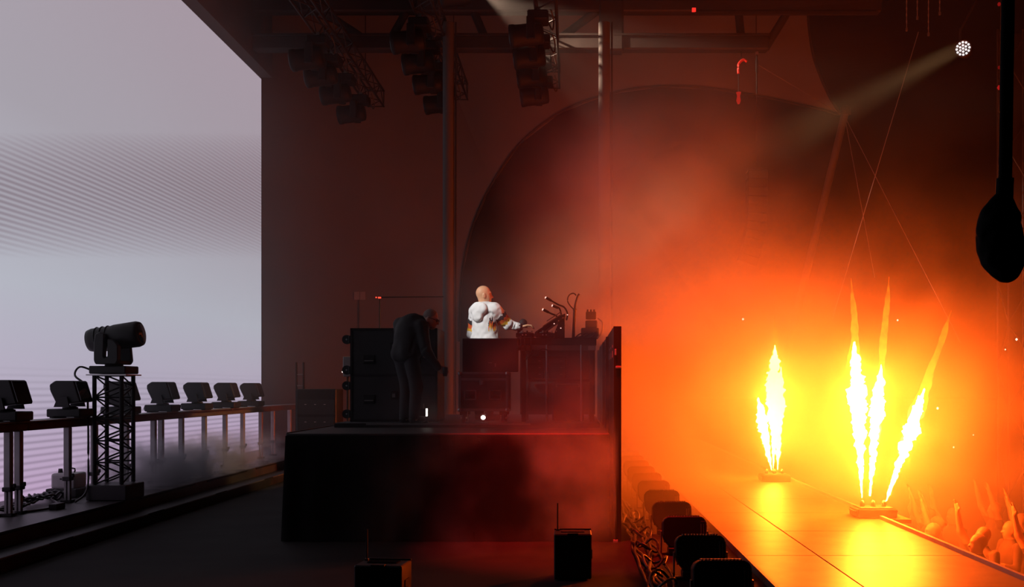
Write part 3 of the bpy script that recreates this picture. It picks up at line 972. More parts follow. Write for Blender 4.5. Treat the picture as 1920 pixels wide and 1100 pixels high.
def band_slot(c):
    for a, b, lim in ((shR, elR, 0.11), (shL, elL, 0.11)):
        t, dd = arm_t(c, a, b)
        if dd < lim and 0.2 < t < 0.95:
            zig = 0.07 * abs(((c.x * 9 + c.y * 13 + c.z * 5) * 1.6) % 1.0 - 0.5) * 2
            s = t + zig
            if 0.40 < s < 0.58: return 1
            if 0.58 <= s < 0.76: return 2
            if 0.76 <= s < 0.90: return 3
    # flame patch on the flank below the sleeve
    q = Vector(shR) + Vector((-0.035, -0.03, -0.16))
    dx, dz = (c.x - q.x), (c.z - q.z)
    if c.y < 0.02 and abs(dx) < 0.05 and -0.13 < dz < 0.06:
        e = dz + 1.1 * abs(dx + 0.01) + 0.03 * math.sin(c.x * 190)
        if e > 0.05: return 0
        if e > -0.005: return 1
        if e > -0.045: return 2
        if e > -0.085: return 3
    return 0


sdf_object('hoodie', hoodP, 0.0085, [WHITE, BANDK, BANDO, BANDY], dj, band_slot, (0.009, 17))
TROUS = mat('dark_trousers', (0.02, 0.02, 0.022), 0.85)
trP = [cone(hip - 0.07 * rdir + [0, 0, 0.02], hip + 0.07 * rdir + [0, 0, 0.02], 0.125, 0.125, 0.05)]
for q in (-1, 1):
    hq = hip + 0.09 * q * rdir
    trP += limb(hq, hq + [0.03, 0.03, -0.46], hq + [0.0, 0.0, -0.84], 0.105, 0.08, 0.065)
sdf_object('trousers', trP, 0.014, TROUS, dj)
shP = []
for q in (-1, 1):
    hq = hip + 0.09 * q * rdir
    s_ = sdf_object('shoe', [cone(hq + [0, 0, -0.90] - 0.02 * fdir, hq + 0.17 * fdir + [0, 0, -0.908], 0.05, 0.042, 0.02)], 0.012, RUBBER, dj)
cuff = rod('wristband', wrR - np.array([0.035, 0.012, -0.005]), wrR + np.array([0.005, 0.002, 0.0]), 0.042, BANDK, dj, 16)

# --- the technician leaning forward
as_ = thing('person', 'technician in dark clothes and glasses leaning past the tall road case', 'person', (X(775, 13.2), 13.2, rz))
f2 = np.array([0.6, 0.8, 0]); r2 = np.array([0.8, -0.6, 0])
hipA = np.array([-0.10, -0.02, 0.90])
chA = np.array([-0.03, 0.0, 1.17])
sR, sL = np.array([0.12, -0.12, 1.23]), np.array([-0.18, 0.10, 1.27])
eR, wR = np.array([0.19, -0.17, 0.92]), np.array([0.34, -0.10, 0.70])
eL, wL = np.array([-0.22, 0.24, 1.02]), np.array([-0.02, 0.33, 0.95])
hA = np.array([0.225, 0.0, 1.335])
hf, hu = (0.93, -0.2, -0.32), (0.36, 0, 0.93)
RA = np.stack([f2, r2, [0, 0, 1]])
bP = head_prims(hA, hf, hu)
bP += [cone(hA + [-0.05, 0, -0.03], chA + [0.08, 0.0, 0.10], 0.06, 0.065, 0.03), ell(chA, (0.14, 0.17, 0.19), RA, 0.05), ell((chA + hipA) / 2, (0.12, 0.15, 0.2), RA, 0.05), ell(hipA, (0.12, 0.16, 0.15), RA, 0.06)]
bP += limb(sR, eR, wR, 0.055, 0.043, 0.030) + limb(sL, eL, wL, 0.055, 0.043, 0.030)
bP += hand_prims(wR, (0.75, 0.1, -0.45), (0.2, -0.3, 0.9), (0.1, -0.95, 0.1), 0.9)
bP += hand_prims(wL, (0.8, -0.2, -0.3), (0, -1, 0), (0, 0, 1), 0.5)
for q in (-1, 1):
    hq = hipA + 0.09 * q * r2
    bP += limb(hq, hq + [0.08, 0, -0.43], hq + [0.05, 0, -0.82], 0.085, 0.058, 0.04) + [cone(hq + [0.05, 0, -0.85], hq + 0.19 * f2 + [0.02, 0, -0.868], 0.035, 0.026, 0.02)]
sdf_object('body', bP, 0.009, SKIN2, as_)
JK = mat('dark_jacket', (0.010, 0.008, 0.008), 0.75, bump=0.1, scale=25)
jP = [ell(chA, (0.18, 0.21, 0.23), RA, 0.06), ell((chA + hipA) / 2 + [0, 0, -0.02], (0.17, 0.20, 0.25), RA, 0.08), cone(hipA - 0.06 * r2, hipA + 0.06 * r2, 0.145, 0.145, 0.05),
      cone(chA + [0.05, 0, 0.12], hA + [-0.055, 0, -0.05], 0.12, 0.075, 0.04), cone(sR, sL, 0.09, 0.09, 0.05)]
jP += limb(sR, eR, wR * 0.93 + eR * 0.07, 0.092, 0.068, 0.048) + limb(sL, eL, wL, 0.09, 0.068, 0.048)
jP += [cone(sR + [-0.06, -0.08, -0.1], hipA + [0.1, -0.17, 0.02], 0.012, 0.016, 0.02, 'sub'), cone(eR + [-0.06, -0.05, 0.0], eR + [0.02, -0.07, 0.06], 0.012, 0.012, 0.02, 'sub')]
sdf_object('jacket', jP, 0.010, JK, as_, None, (0.006, 12))
tP = [cone(hipA - 0.07 * r2, hipA + 0.07 * r2, 0.13, 0.13, 0.05)]
for q in (-1, 1):
    hq = hipA + 0.09 * q * r2
    tP += limb(hq, hq + [0.08, 0, -0.43], hq + [0.05, 0, -0.80], 0.105, 0.082, 0.068)
    sdf_object('shoe', [cone(hq + [0.03, 0, -0.85], hq + 0.19 * f2 + [0.02, 0, -0.856], 0.05, 0.042, 0.02)], 0.012, RUBBER, as_)
sdf_object('trousers', tP, 0.014, TROUS, as_)
f_, r_, u_ = basis(hf, hu)
gl = None
for q in (-1, 1):
    c = hA + 0.098 * f_ + 0.034 * q * r_ + 0.008 * u_
    ring = [c + 0.022 * (math.cos(a) * r_ + 0.8 * math.sin(a) * u_) for a in np.linspace(0, 2 * math.pi, 13)]
    cable('glasses_rim', ring, 0.0045, RUBBER, as_, 5, 2)
    cable('glasses_arm', [c + 0.022 * q * r_, hA + 0.07 * f_ + 0.075 * q * r_ + 0.01 * u_, hA + -0.01 * f_ + 0.086 * q * r_ + 0.012 * u_], 0.004, RUBBER, as_, 5, 3)
HAIR = mat('grey_stubble', (0.22, 0.17, 0.15), 0.9, bump=0.5, scale=90)
R = np.stack([f_, r_, u_])
sdf_object('hair', [ell(hA - 0.018 * f_ + 0.036 * u_, (0.098, 0.081, 0.094), R, 0.01), ell(hA + 0.075 * f_ - 0.02 * u_, (0.085, 0.12, 0.075), R, 0.01, 'sub'), ell(hA - 0.02 * f_ - 0.11 * u_, (0.14, 0.14, 0.09), R, 0.01, 'sub')], 0.0075, HAIR, as_)
sdf_object('beard', [ell(hA + 0.05 * f_ - 0.088 * u_, (0.045, 0.046, 0.034), R, 0.01), ell(hA + 0.085 * f_ - 0.066 * u_, (0.02, 0.028, 0.012), R, 0.005, 'sub')], 0.0075, HAIR, as_)
cup = thing('cup', 'dark drinking cup held in the technician\'s lowered hand', 'cup', (X(775, 13.2) + wR[0] + 0.085, 13.2 + wR[1] - 0.03, rz + wR[2] - 0.10))
lathe('body', [(0.026, 0), (0.034, 0.11), (0.031, 0.11), (0.024, 0.01)], RUBBER, cup, 16)
lathe('rim', [(0.0345, 0.106), (0.037, 0.11), (0.0345, 0.114)], GEAR, cup, 16)

# ================================================================== WALL BITS behind the booth
t = thing('wall_sign', 'small twin plate sign fixed to the membrane above the road case', 'sign', (X(674, 27.9), 27.93, Z(554, 27.9)))
SG = mat('sign_plate', (0.20, 0.185, 0.175), 0.6)
for s in (-1, 1):
    box('plate', (0.08 * s, 0, 0), (0.15, 0.02, 0.22), SG, t, bev=0.004)
rod('stem', (-0.02, 0.0, -0.11), (-0.02, 0, -1.2), 0.012, STEELB, t)
t = thing('boom_stand', 'thin boom stand with two red indicator lamps behind the road case', 'stand', (X(712, 18.5), 18.5, 0))
rod('pole', (0, 0, 0), (0, 0, Z(560, 18.5)), 0.012, STEELB, t)
rod('boom', (0, 0, Z(557, 18.5)), (X(832, 18.5) - X(712, 18.5), 0, Z(556, 18.5)), 0.012, STEELB, t)
rod('foot', (-0.3, 0, 0.02), (0.3, 0, 0.02), 0.02, STEELB, t)
rod('foot', (0, -0.3, 0.02), (0, 0.3, 0.02), 0.02, STEELB, t)
box('indicator_lamp', (0.0, -0.02, Z(558, 18.5)), (0.05, 0.02, 0.025), emat('red_led2', (1, 0.06, 0.03), 2.0, False), t)
box('indicator_lamp', (-0.06, -0.02, Z(557.5, 18.5)), (0.02, 0.02, 0.02), MATS['red_led2'], t)
t = thing('power_box', 'pale power distribution plate behind the case casters', 'box', (X(645, 18.0), 18.3, 0))
box('plate', (0, 0, Z(687, 18.3)), (0.16, 0.06, 0.36), mat('power_plate', (0.13, 0.12, 0.118), 0.5), t, bev=0.01)
rod('post', (0, 0, 0.0), (0, 0, Z(700, 18.3)), 0.02, STEELB, t)
box('foot', (0, 0, 0.01), (0.3, 0.3, 0.02), STEELB, t)
box('pilot_light', (-0.09, -0.01, Z(697, 18.3)), (0.02, 0.02, 0.02), WARM, t)
t = thing('amp_rack', 'dark amplifier rack with small pilot lights beyond the platform edge', 'rack', (X(598, 19.5), 19.6, 0))
box('body', (0, 0, 0.85), (0.75, 0.6, 1.66), GEAR, t, bev=0.015)
for k in range(4):
    u = box('faceplate', (0, -0.305, 0.35 + k * 0.33), (0.68, 0.012, 0.28), BLACK, t)
    for q in range(3):
        box('pilot_light', (-0.2 + q * 0.18, -0.01, 0.05), (0.035, 0.01, 0.008), TAPE, u)
t = thing('ladder_post', 'slim post with reddish glinting rungs beside the screen edge', 'post', (X(556, 20), 20.0, 0))
rod('tube', (0, 0, 0), (0, 0, 2.2), 0.02, STEELB, t)
rod('tube', (0.14, 0, 0), (0.14, 0, 2.2), 0.02, STEELB, t)
for k in range(9):
    rod('rung', (0, 0, 0.2 + k * 0.22), (0.14, 0, 0.2 + k * 0.22), 0.014, SG, t)

# ================================================================== FLOOR STROBE ROW
def strobe():
    t = thing('strobe_light', '', 'stage light', (0, 0, 0), group='row of strobe lights along the runway edge')
    hd_ = prism('head', [(-0.225, 0.20), (-0.205, 0.14), (-0.15, 0.075), (0.16, 0.075), (0.225, 0.11), (0.225, 0.33), (0.205, 0.365), (0.17, 0.385), (-0.17, 0.385), (-0.205, 0.365), (-0.225, 0.33)], 0.17, GEAR, t, 'Y', bev=0.008)
    hd_.rotation_euler = (math.radians(-8), 0, 0)
    for k in range(12):
        box('fin', (-0.15 + k * 0.027, 0.0, 0.388), (0.014, 0.13, 0.018), DULL, hd_)
    box('end_module', (0.19, -0.03, 0.25), (0.06, 0.14, 0.18), GEAR, hd_, bev=0.006)
    for k in range(3):
        box('indicator_bar', (0.165 + 0.026 * k, -0.103, 0.25), (0.006, 0.006, 0.12), DULL, hd_)
    box('front_lens', (-0.02, 0.09, 0.24), (0.36, 0.01, 0.24), LENS, hd_)
    for s in (-1, 1):
        box('yoke_arm', (0.237 * s, 0, 0.13), (0.012, 0.05, 0.22), DULL, t)
    box('yoke_base', (0, 0, 0.012), (0.485, 0.07, 0.02), DULL, t)
    box('driver_box', (-0.02, -0.02, 0.05), (0.30, 0.16, 0.06), BLACK, t, bev=0.006)
    return t


st = strobe()
for i in range(11):
    o = st if i == 0 else copy_tree(st)
    o.location = (1.14, 7.86 + 1.33 * i, 0.0)
    o['label'] = ['first', 'second', 'third', 'fourth', 'fifth', 'sixth', 'seventh', 'eighth', 'ninth', 'tenth', 'eleventh'][i] + ' black strobe light along the runway edge, counted from the box uplight end'
# cables beside them
random.seed(11)
for i in range(7):
    x = 0.72 + random.uniform(-0.06, 0.08)
    pts = []
    y = 8.0
    while y < 15:
        x += random.uniform(-0.045, 0.045)
        x = min(max(x, 0.62), 0.87)
        pts.append((x, y, 0.02 + random.random() * 0.05))
        y += random.uniform(0.18, 0.4)
    tag(cable('stage_cable', pts, random.choice((0.011, 0.015, 0.02)), CABLE, None, 6, 3), 'glossy black cable in the bundle running behind the strobe lights', 'cable', 'cable bundle behind the strobe lights')
for i in range(5):
    a = random.random() * 6
    y0 = 8.6 + i * 0.95
    pts = [(0.76 + 0.11 * math.cos(a + k * 0.8), y0 + 0.2 * math.sin(a + k * 0.8) + 0.01 * k, 0.09 + 0.05 * math.sin(k * 1.7)) for k in range(11)]
    tag(cable('cable_loop', pts, 0.012, CABLE), 'loose loop of black cable on the bundle behind the strobe lights', 'cable', 'cable loops behind the strobe lights')

# ---- two box uplights
def uplight(label, loc, rz_, w, dpt, h):
    t = thing('box_uplight', label, 'stage light', loc, (0, 0, rz_), 'battery uplights on the stage floor')
    box('body', (0, 0, h / 2 + 0.012), (w, dpt, h), BLACK, t, bev=0.01)
    box('top_window', (0, 0.02, h + 0.015), (w * 0.62, dpt * 0.4, 0.008), LENS, t)
    box('carry_slot', (0, -dpt / 2 + 0.02, h + 0.004), (w * 0.28, 0.05, 0.03), RUBBER, t)
    box('rim', (0, dpt / 2 - 0.012, h + 0.016), (w, 0.02, 0.012), GEAR, t)
    rod('antenna', (-w / 2 + 0.03, dpt / 2 - 0.06, h), (-w / 2 + 0.03, dpt / 2 - 0.06, h + 0.26), 0.007, RUBBER, t, 8)
    box('antenna_socket', (-w / 2 + 0.03, dpt / 2 - 0.06, h + 0.018), (0.03, 0.03, 0.014), DULL, t)
    box('side_vent', (w / 2 + 0.003, 0, h * 0.55), (0.01, dpt * 0.4, h * 0.2), RUBBER, t)
    return t


uplight('black box uplight with a short antenna near the foot of the fascia panel', (X(1074, 9.1), 9.25, 0), 0, 0.335, 0.30, 0.40)
uplight('black box uplight with a tall antenna standing alone on the open floor', (X(714, 8.0), 8.1, 0), math.radians(-6), 0.38, 0.30, 0.32)

# ================================================================== OVERHEAD TRUSSES WITH MOVING HEADS
def box_truss(label, x, y0, y1, z, s=0.19):
    t = thing('lighting_truss', label, 'truss', (x, y0, z))
    L = y1 - y0
    for sx in (-1, 1):
        for sz in (-1, 1):
            rod('chord', (s * sx, 0, s * sz), (s * sx, L, s * sz), 0.025, TRUSSM, t, 8)
    n = int(L / 0.5)
    bl_ = L / n
    for k in range(n):
        a, b = k * bl_, (k + 1) * bl_
        sg = 1 if k % 2 else -1
        for q in (-1, 1):
            rod('brace', (s * q, a, -s * sg), (s * q, b, s * sg), 0.012, TRUSSM, t, 6)
            rod('brace', (-s * sg, a, s * q), (s * sg, b, s * q), 0.012, TRUSSM, t, 6)
    for yy in (0, L):
        for q in (-1, 1):
            rod('end_bar', (s * q, yy, -s), (s * q, yy, s), 0.014, TRUSSM, t, 6)
            rod('end_bar', (-s, yy, s * q), (s, yy, s * q), 0.014, TRUSSM, t, 6)
    rod('hanger', (0, L * 0.85, s), (0, L * 0.85, 12.5 - z), 0.012, TRUSSM, t, 6)
    rod('hanger', (0, L * 0.3, s), (0, L * 0.3, 12.5 - z), 0.012, TRUSSM, t, 6)
    return t


TR = []
for lab, px, py, d_ in (('black lighting truss hanging beside the bright screen', 705, 185, 25.0), ('black lighting truss hanging above the technician', 862, 172, 25.0), ('black lighting truss hanging above the equipment table', 1034, 150, 24.0)):
    x, z = X(px, d_), Z(py, d_)
    box_truss(lab, x, d_ - 8.5, d_, z)
    TR.append((x, d_, z))


MHM = mat('head_black', (0.004, 0.0035, 0.0035), 0.6, spec=0.15)


def moving_head():
    t = thing('moving_head', '', 'stage light', (0, 0, 0), group='moving heads on the lighting trusses')
    box('base', (0, 0, -0.12), (0.30, 0.32, 0.14), MHM, t, bev=0.02)
    box('clamp', (0, 0, -0.02), (0.06, 0.12, 0.08), DULL, t)
    for s in (-1, 1):
        box('yoke_arm', (-0.10, 0.185 * s, -0.32), (0.12, 0.05, 0.32), MHM, t, bev=0.01)
    h_ = lathe('head', [(0.10, -0.22), (0.14, -0.20), (0.155, -0.1), (0.155, 0.18), (0.165, 0.2), (0.165, 0.26), (0.15, 0.27)], MHM, t, 22, loc=(-0.14, 0, -0.36), rot=(0, math.radians(-96), 0))
    lathe('front_lens', [(0.14, 0.265), (0.14, 0.275), (0.0, 0.28)], LENS, h_, 22)
    cable('lead', [(0.12, 0.1, -0.1), (0.2, 0.12, -0.25), (0.22, 0.1, -0.12), (0.18, 0.0, 0.0)], 0.012, CABLE, t)
    return t


mh = moving_head()
first = True
for (x, d_, z), offs, lab in zip(TR, ((1.1, 2.7, 4.0, 5.1), (1.3, 2.9, 4.3, 5.6), (1.0, 2.4, 3.7, 5.0)), ('screen', 'technician', 'table')):
    for k, of in enumerate(offs):
        o = mh if first else copy_tree(mh)
        first = False
        o.location = (x - 0.14, d_ - of, z - 0.19)
        o.scale = (1.3, 1.3, 1.3)
        nm = ['black moving head nearest the free end of the lighting truss', 'second black moving head from the free end of the lighting truss', 'third black moving head from the free end of the lighting truss', 'fourth black moving head from the free end of the lighting truss'][k]
        nm = nm.replace('nearest', 'first from')
        o['label'] = nm + {'screen': ' beside the screen', 'technician': ' above the technician', 'table': ' above the table'}[lab]

# lit follow head on the middle truss, throwing a pale shaft across the roof
fx, fd, fz = TR[1]
lh = copy_tree(mh)
lh.location = (X(872, 21.4), 21.6, Z(-56, 21.4))
lh['label'] = 'lit moving head on the truss above the technician throwing a pale shaft'
lh_pos = Vector((X(905, 21.0), 21.0, Z(-14, 21.0)))
spot('shaft_lamp_offscreen', lh_pos, (X(1120, 21.3), 21.3, Z(120, 21.3)), TOP_W, (1.0, 0.66, 0.46), 46, 0.35, 0.06)

# ================================================================== RIGHT SIDE OF THE SKY
pr = thing('par_light', 'round multi-cell par light glowing white high above the crowd', 'stage light', (X(1806, 20), 20.0, Z(91, 20)))
prq = (Vector((-0.5, -0.86, -0.12))).to_track_quat('Z', 'Y').to_euler()
can = lathe('can', [(0.10, -0.30), (0.15, -0.25), (0.165, 0.0), (0.165, 0.02), (0.145, 0.02), (0.145, 0.0)], BLACK, pr, 24, rot=prq)
CELL = emat('par_cell', (1.0, 0.86, 0.84), 1.25, False)
for ring, n in ((0.0, 1), (0.06, 6), (0.118, 12)):
    for k in range(n):
        a = 2 * math.pi * k / n + ring * 9
        lathe('led_cell', [(0.022, 0.0), (0.022, 0.012), (0.012, 0.018)], CELL, can, 10, loc=(ring * math.cos(a), ring * math.sin(a), 0.01))
rod('yoke', (0, 0.15, 0.0), (0, 0.15, 0.45), 0.02, BLACK, pr)
rod('support', (0, 0.15, 0.4), (1.2, 0.3, 2.6), 0.02, BLACK, pr)
spot('par_beam', (X(1800, 20), 19.8, Z(92, 20)), (X(1240, 19.0), 19.0, Z(385, 19.0)), PAR_W, (1.0, 0.55, 0.22), 13, 0.5, 0.15)

pole = thing('tent_pole', 'leaning tent pole carrying the tip of the membrane', 'pole', (4.45, 26.4, -1.8))
PM = mat('pole_paint', (0.09, 0.083, 0.08), 0.5)
top = Vector((X(1580, D) - 4.45, D - 0.3 - 26.4, Z(214, D) + 1.8))
rod('mast', (0, 0, 0.03), top, 0.10, PM, pole, 16)
box('base_plate', (0, 0, 0.02), (0.5, 0.5, 0.04), STEELB, pole)
lathe('mast_cap', [(0.14, -0.1), (0.14, 0.1), (0.05, 0.16)], STEELB, pole, 14, loc=top)
WIRE = mat('guy_wire', (0.19, 0.18, 0.175), 0.5)
wt = Vector((X(1582, D), D - 0.1, Z(220, D)))
for lab, a, b in (('guy wire running from the tent mast cap to the crowd side', wt, (X(1800, 24), 24.0, Z(640, 24))), ('short guy wire falling close along the tent mast', wt, (X(1640, 26), 26.0, Z(520, 26))),
                  ('long guy wire crossing from the rigging chains down past the mast', (X(1722, 24), 24.0, Z(60, 24)), (X(1560, 24), 24.0, Z(600, 24))),
                  ('thin guy wire from the roof girder hook to the mast cap', (X(1419, 22), 22.0, Z(120, 22)), wt)):
    tag(rod('guy_wire', a, b, 0.009, WIRE, None, 6), lab, 'wire')
for i, px in enumerate((1700, 1720, 1741, 1762)):
    t = thing('rigging_chain', 'slack rigging chain with a hook hanging above the crowd', 'chain', (X(px, 22), 22, Z(-30, 22)), group='rigging chains above the crowd')
    ln = (0.95, 0.7, 1.05, 0.6)[i]
    for k in range(int(ln / 0.07)):
        cable('chain_link', [(0.012 * math.cos(a) * (1 if k % 2 else 0.2), 0.012 * math.cos(a) * (0.2 if k % 2 else 1), -0.07 * k - 0.045 * (1 - math.sin(a)) * 0.9) for a in np.linspace(0, 2 * math.pi, 9)], 0.006, WIRE, t, 4, 1)
    rod('strand', (0, 0, 0), (0, 0, -ln), 0.008, WIRE, t, 6)
    box('hook', (0, 0, -ln - 0.03), (0.05, 0.03, 0.08), PM, t, bev=0.01)

# hanging rod and red lamp under the girder end
t = thing('drop_rod', 'thin drop rod with a hook below the girder end', 'rod', (X(1419, 22), 22.0, Z(98, 22)))
rod('rod', (0, 0, 0), (0, 0, -0.9), 0.016, STEELB, t)
box('turnbuckle', (0, 0, -0.3), (0.05, 0.05, 0.28), STEELB, t, bev=0.01)
box('hook', (0, 0, -0.02), (0.06, 0.06, 0.06), DULL, t)
t = thing('red_lamp', 'dim red lamp in a bracket hanging below the roof girder', 'lamp', (X(1390, 22), 22.0, Z(112, 22)))
RD = emat('red_lamp_glow', (1.0, 0.03, 0.02), 0.35, False)
cable('bracket', [(-0.06, 0, -0.3), (-0.06, 0, -0.1), (0.04, 0, 0.0), (0.12, 0, -0.04)], 0.03, mat('red_bracket', (0.5, 0.03, 0.02), 0.5), t)
rod('cord', (0.0, 0, 0), (0.0, 0, 0.2), 0.01, STEELB, t)
lathe('glass', [(0.02, -0.95), (0.05, -0.88), (0.03, -0.78), (0.055, -0.70)], RD, t, 10, loc=(-0.06, 0, 0))
rod('stem', (-0.06, 0, -0.72), (-0.06, 0, -0.28), 0.010, STEELB, t)

# line array speaker column in the smoke
la = thing('line_array', 'curved column of hanging loudspeaker cabinets dim in the smoke', 'speaker', (X(1418, 27), 27.0, Z(330, 27)))
LAM = mat('speaker_grille', (0.016, 0.015, 0.015), 0.6)
ang, pz, px_ = 0.0, 0.0, 0.0
for k in range(11):
    ang = math.radians(0.6 * k * k * 0.35)
    c = box('cabinet', (px_, 0, pz), (0.5, 0.45, 0.215), LAM, la, bev=0.012, rot=(0, ang, 0))
    box('grille_edge', (0.255, 0, 0), (0.012, 0.4, 0.19), mat('grille_edge', (0.08, 0.075, 0.073), 0.5), c)
    pz -= 0.225 * math.cos(ang)
    px_ -= 0.225 * math.sin(ang)
rod('fly_cable', (0, 0, 0.1), (0, 0, 5.2), 0.015, STEELB, la)
box('fly_frame', (0, 0, 0.15), (0.5, 0.5, 0.06), STEELB, la)

# far tower with red lamps
tw2 = thing('speaker_tower', 'dark tower with red indicator lamps beyond the hanging microphone', 'tower', (X(1905, 24), 24.0, -1.8))
for sx in (-1, 1):
    for sy in (-1, 1):
        rod('chord', (0.3 * sx, 0.3 * sy, 0), (0.3 * sx, 0.3 * sy, 12), 0.03, BLACK, tw2, 8)
for k in range(12):
    sg = 1 if k % 2 else -1
    rod('brace', (-0.3 * sg, -0.3, k), (0.3 * sg, -0.3, k + 1), 0.016, BLACK, tw2, 6)
    rod('brace', (-0.3, -0.3 * sg, k), (-0.3, 0.3 * sg, k + 1), 0.016, BLACK, tw2, 6)
box('cloth', (0.0, 0.31, 6), (0.62, 0.02, 11.8), DRAPE, tw2)
rod('outrigger', (-0.3, -0.3, 10.6), (-0.55, -0.32, 10.6), 0.02, BLACK, tw2)
for py, sz, st_ in ((172, 0.10, 0.35), (135, 0.07, 0.12), (18, 0.08, 0.2)):
    lathe('indicator_lamp', [(0.02, -sz / 2), (sz / 2, 0), (0.02, sz / 2)], emat('tower_red_%d' % py, (1.0, 0.02, 0.02), st_, False), tw2, 10, loc=(X(1862, 24) - X(1905, 24), -0.34, Z(py, 24) + 1.8))
    rod('lamp_arm', (X(1862, 24) - X(1905, 24), -0.33, Z(py, 24) + 1.8), (-0.3, -0.3, Z(py, 24) + 1.8), 0.012, BLACK, tw2, 6)

# hanging microphone, close to the lens
mk = thing('hanging_microphone', 'black ambience microphone in a furry windshield hanging from a pole', 'microphone', (X(1878, 4.0), 4.0, Z(450, 4.0)))
MKM = mat('fur_black', (0.006, 0.006, 0.006), 0.95)
R_ = np.stack([[0.985, 0, 0.17], [0, 1, 0], [-0.17, 0, 0.985]])
sdf_object('windshield', [ell((-0.005, 0, -0.005), (0.088, 0.088, 0.165), R_, 0.02), cone((0.01, 0, 0.1), (0.012, 0, 0.18), 0.055, 0.03, 0.04)], 0.008, MKM, mk, None, (0.008, 22))
rod('pole', (0.012, 0, 0.14), (0.03, 0, 1.3), 0.026, MKM, mk)
rod('clip', (0.01, 0, 0.16), (0.013, 0, 0.24), 0.034, MKM, mk)

# ================================================================== FLAMES
def flame_material():
    m = bpy.data.materials.new('flame_core')
    m.use_nodes = True
    nt = m.node_tree
    nt.nodes.remove(nt.nodes['Principled BSDF'])
    e = nt.nodes.new('ShaderNodeEmission')
    e.inputs[0].default_value = (FLAME[0], FLAME[1], FLAME[2], 1)
    e.inputs[1].default_value = 1.0
    nt.links.new(e.outputs[0], nt.nodes['Material Output'].inputs['Surface'])
    return m


def tip_material():
    m = bpy.data.materials.new('flame_tip')
    m.use_nodes = True
    nt = m.node_tree
    nt.nodes.remove(nt.nodes['Principled BSDF'])
    N, L = nt.nodes, nt.links
    e = N.new('ShaderNodeEmission')
    tr = N.new('ShaderNodeBsdfTransparent')
    ad = N.new('ShaderNodeAddShader')
    at = N.new('ShaderNodeAttribute')
    at.attribute_name = 'along'
    tc = N.new('ShaderNodeTexCoord')
    nz = N.new('ShaderNodeTexNoise')
    nz.inputs['Scale'].default_value = 9
    nz.inputs['Detail'].default_value = 4
    L.new(tc.outputs['Object'], nz.inputs['Vector'])
    rp = N.new('ShaderNodeValToRGB')
    rp.color_ramp.elements[0].position = 0.0
    rp.color_ramp.elements[0].color = (1.5, 1.0, 0.35, 1)
    rp.color_ramp.elements[1].position = 1.0
    rp.color_ramp.elements[1].color = (0.35, 0.06, 0.0, 1)
    k = rp.color_ramp.elements.new(0.35)
    k.color = (0.9, 0.38, 0.02, 1)
    L.new(at.outputs['Fac'], rp.inputs[0])
    mr = N.new('ShaderNodeMapRange')
    mr.inputs[1].default_value = 0.3
    mr.inputs[2].default_value = 0.65
    mr.inputs[3].default_value = 0.25
    mr.inputs[4].default_value = 1.0
    L.new(nz.outputs['Fac'], mr.inputs[0])
    L.new(rp.outputs[0], e.inputs[0])
    L.new(mr.outputs[0], e.inputs[1])
    L.new(e.outputs[0], ad.inputs[0])
    L.new(tr.outputs[0], ad.inputs[1])
    L.new(ad.outputs[0], N['Material Output'].inputs['Surface'])
    m.cycles.emission_sampling = 'NONE'
    return m


FCORE, FTIP = flame_material(), tip_material()


def prof(t, pts):
    for (a, ra), (b, rb) in zip(pts, pts[1:]):
        if t <= b:
            u = (t - a) / (b - a)
            u = u * u * (3 - 2 * u)
            return ra + (rb - ra) * u
    return pts[-1][1]


def flame_mesh(name, p0, p1, pts, m, parent, rough, seed, seg=30, n=110, t0=0.0, t1=1.0, fr=7.0):
    p0, p1 = Vector(p0), Vector(p1)
    ax = p1 - p0
    q = ax.to_track_quat('Z', 'Y')
    bm = bmesh.new()
    lay = bm.verts.layers.float.new('along')
    rings = []
    off = Vector((seed * 3.7, seed * 1.9, seed * 5.3))
    for i in range(n + 1):
        t = t0 + (t1 - t0) * i / n
        r0 = prof(t, pts)
        c = p0 + ax * t
        wob = Vector((mnoise.noise(off + Vector((0, 0, t * 5))), mnoise.noise(off + Vector((9, 0, t * 5))), 0)) * 0.018 * min(1, t * 2)
        ring = []
        for k in range(seg):
            a = 2 * math.pi * k / seg
            dv = Vector((math.cos(a), math.sin(a), 0))
            sp = off + (c + dv * r0) * fr
            nn = mnoise.fractal(sp, 0.9, 2.1, 4)
            r = max(0.004, r0 * (1 + rough * nn))
            zz = q @ Vector((0, 0, 1)) * (0.05 * rough * mnoise.noise(sp * 1.7))
            v = bm.verts.new(c + q @ (dv * r + wob) + zz)
            v[lay] = i / n
            ring.append(v)
        rings.append(ring)
    for a, b in zip(rings, rings[1:]):
        for k in range(seg):
            bm.faces.new((a[k], a[(k + 1) % seg], b[(k + 1) % seg], b[k]))
    bm.faces.new(rings[0][::-1])
    bm.faces.new(rings[-1])
    return from_bm(name, bm, m, parent, True)


def flame(label, bpx, tpx, d0, d1, wmax, core_top, seed, group, core0=0.025):
    b = (X(bpx[0], d0), d0, Z(bpx[1], d0))
    tp = (X(tpx[0], d1), d1, Z(tpx[1], d1))
    o = thing('flame', label, 'flame', b, group=group)
    e = Vector(tp) - Vector(b)
    ct = core_top
    flame_mesh('core', (0, 0, 0), e, [(core0, 0.008), (0.18, 0.035), (0.34, wmax * 0.72), (ct * 0.66, wmax), (ct * 0.85, wmax * 0.66), (ct, 0.01)], FCORE, o, 0.85, seed, t0=core0, t1=ct, fr=15.0, n=120, seg=26)
    flame_mesh('tip', (0, 0, 0), e, [(ct * 0.45, wmax * 0.7), (ct * 0.8, wmax * 0.92), (ct * 1.02, wmax * 0.55), (0.86, 0.035), (1.0, 0.004)], FTIP, o, 0.55, seed + 20, t0=ct * 0.45, t1=1.0, fr=5.0)
    return o


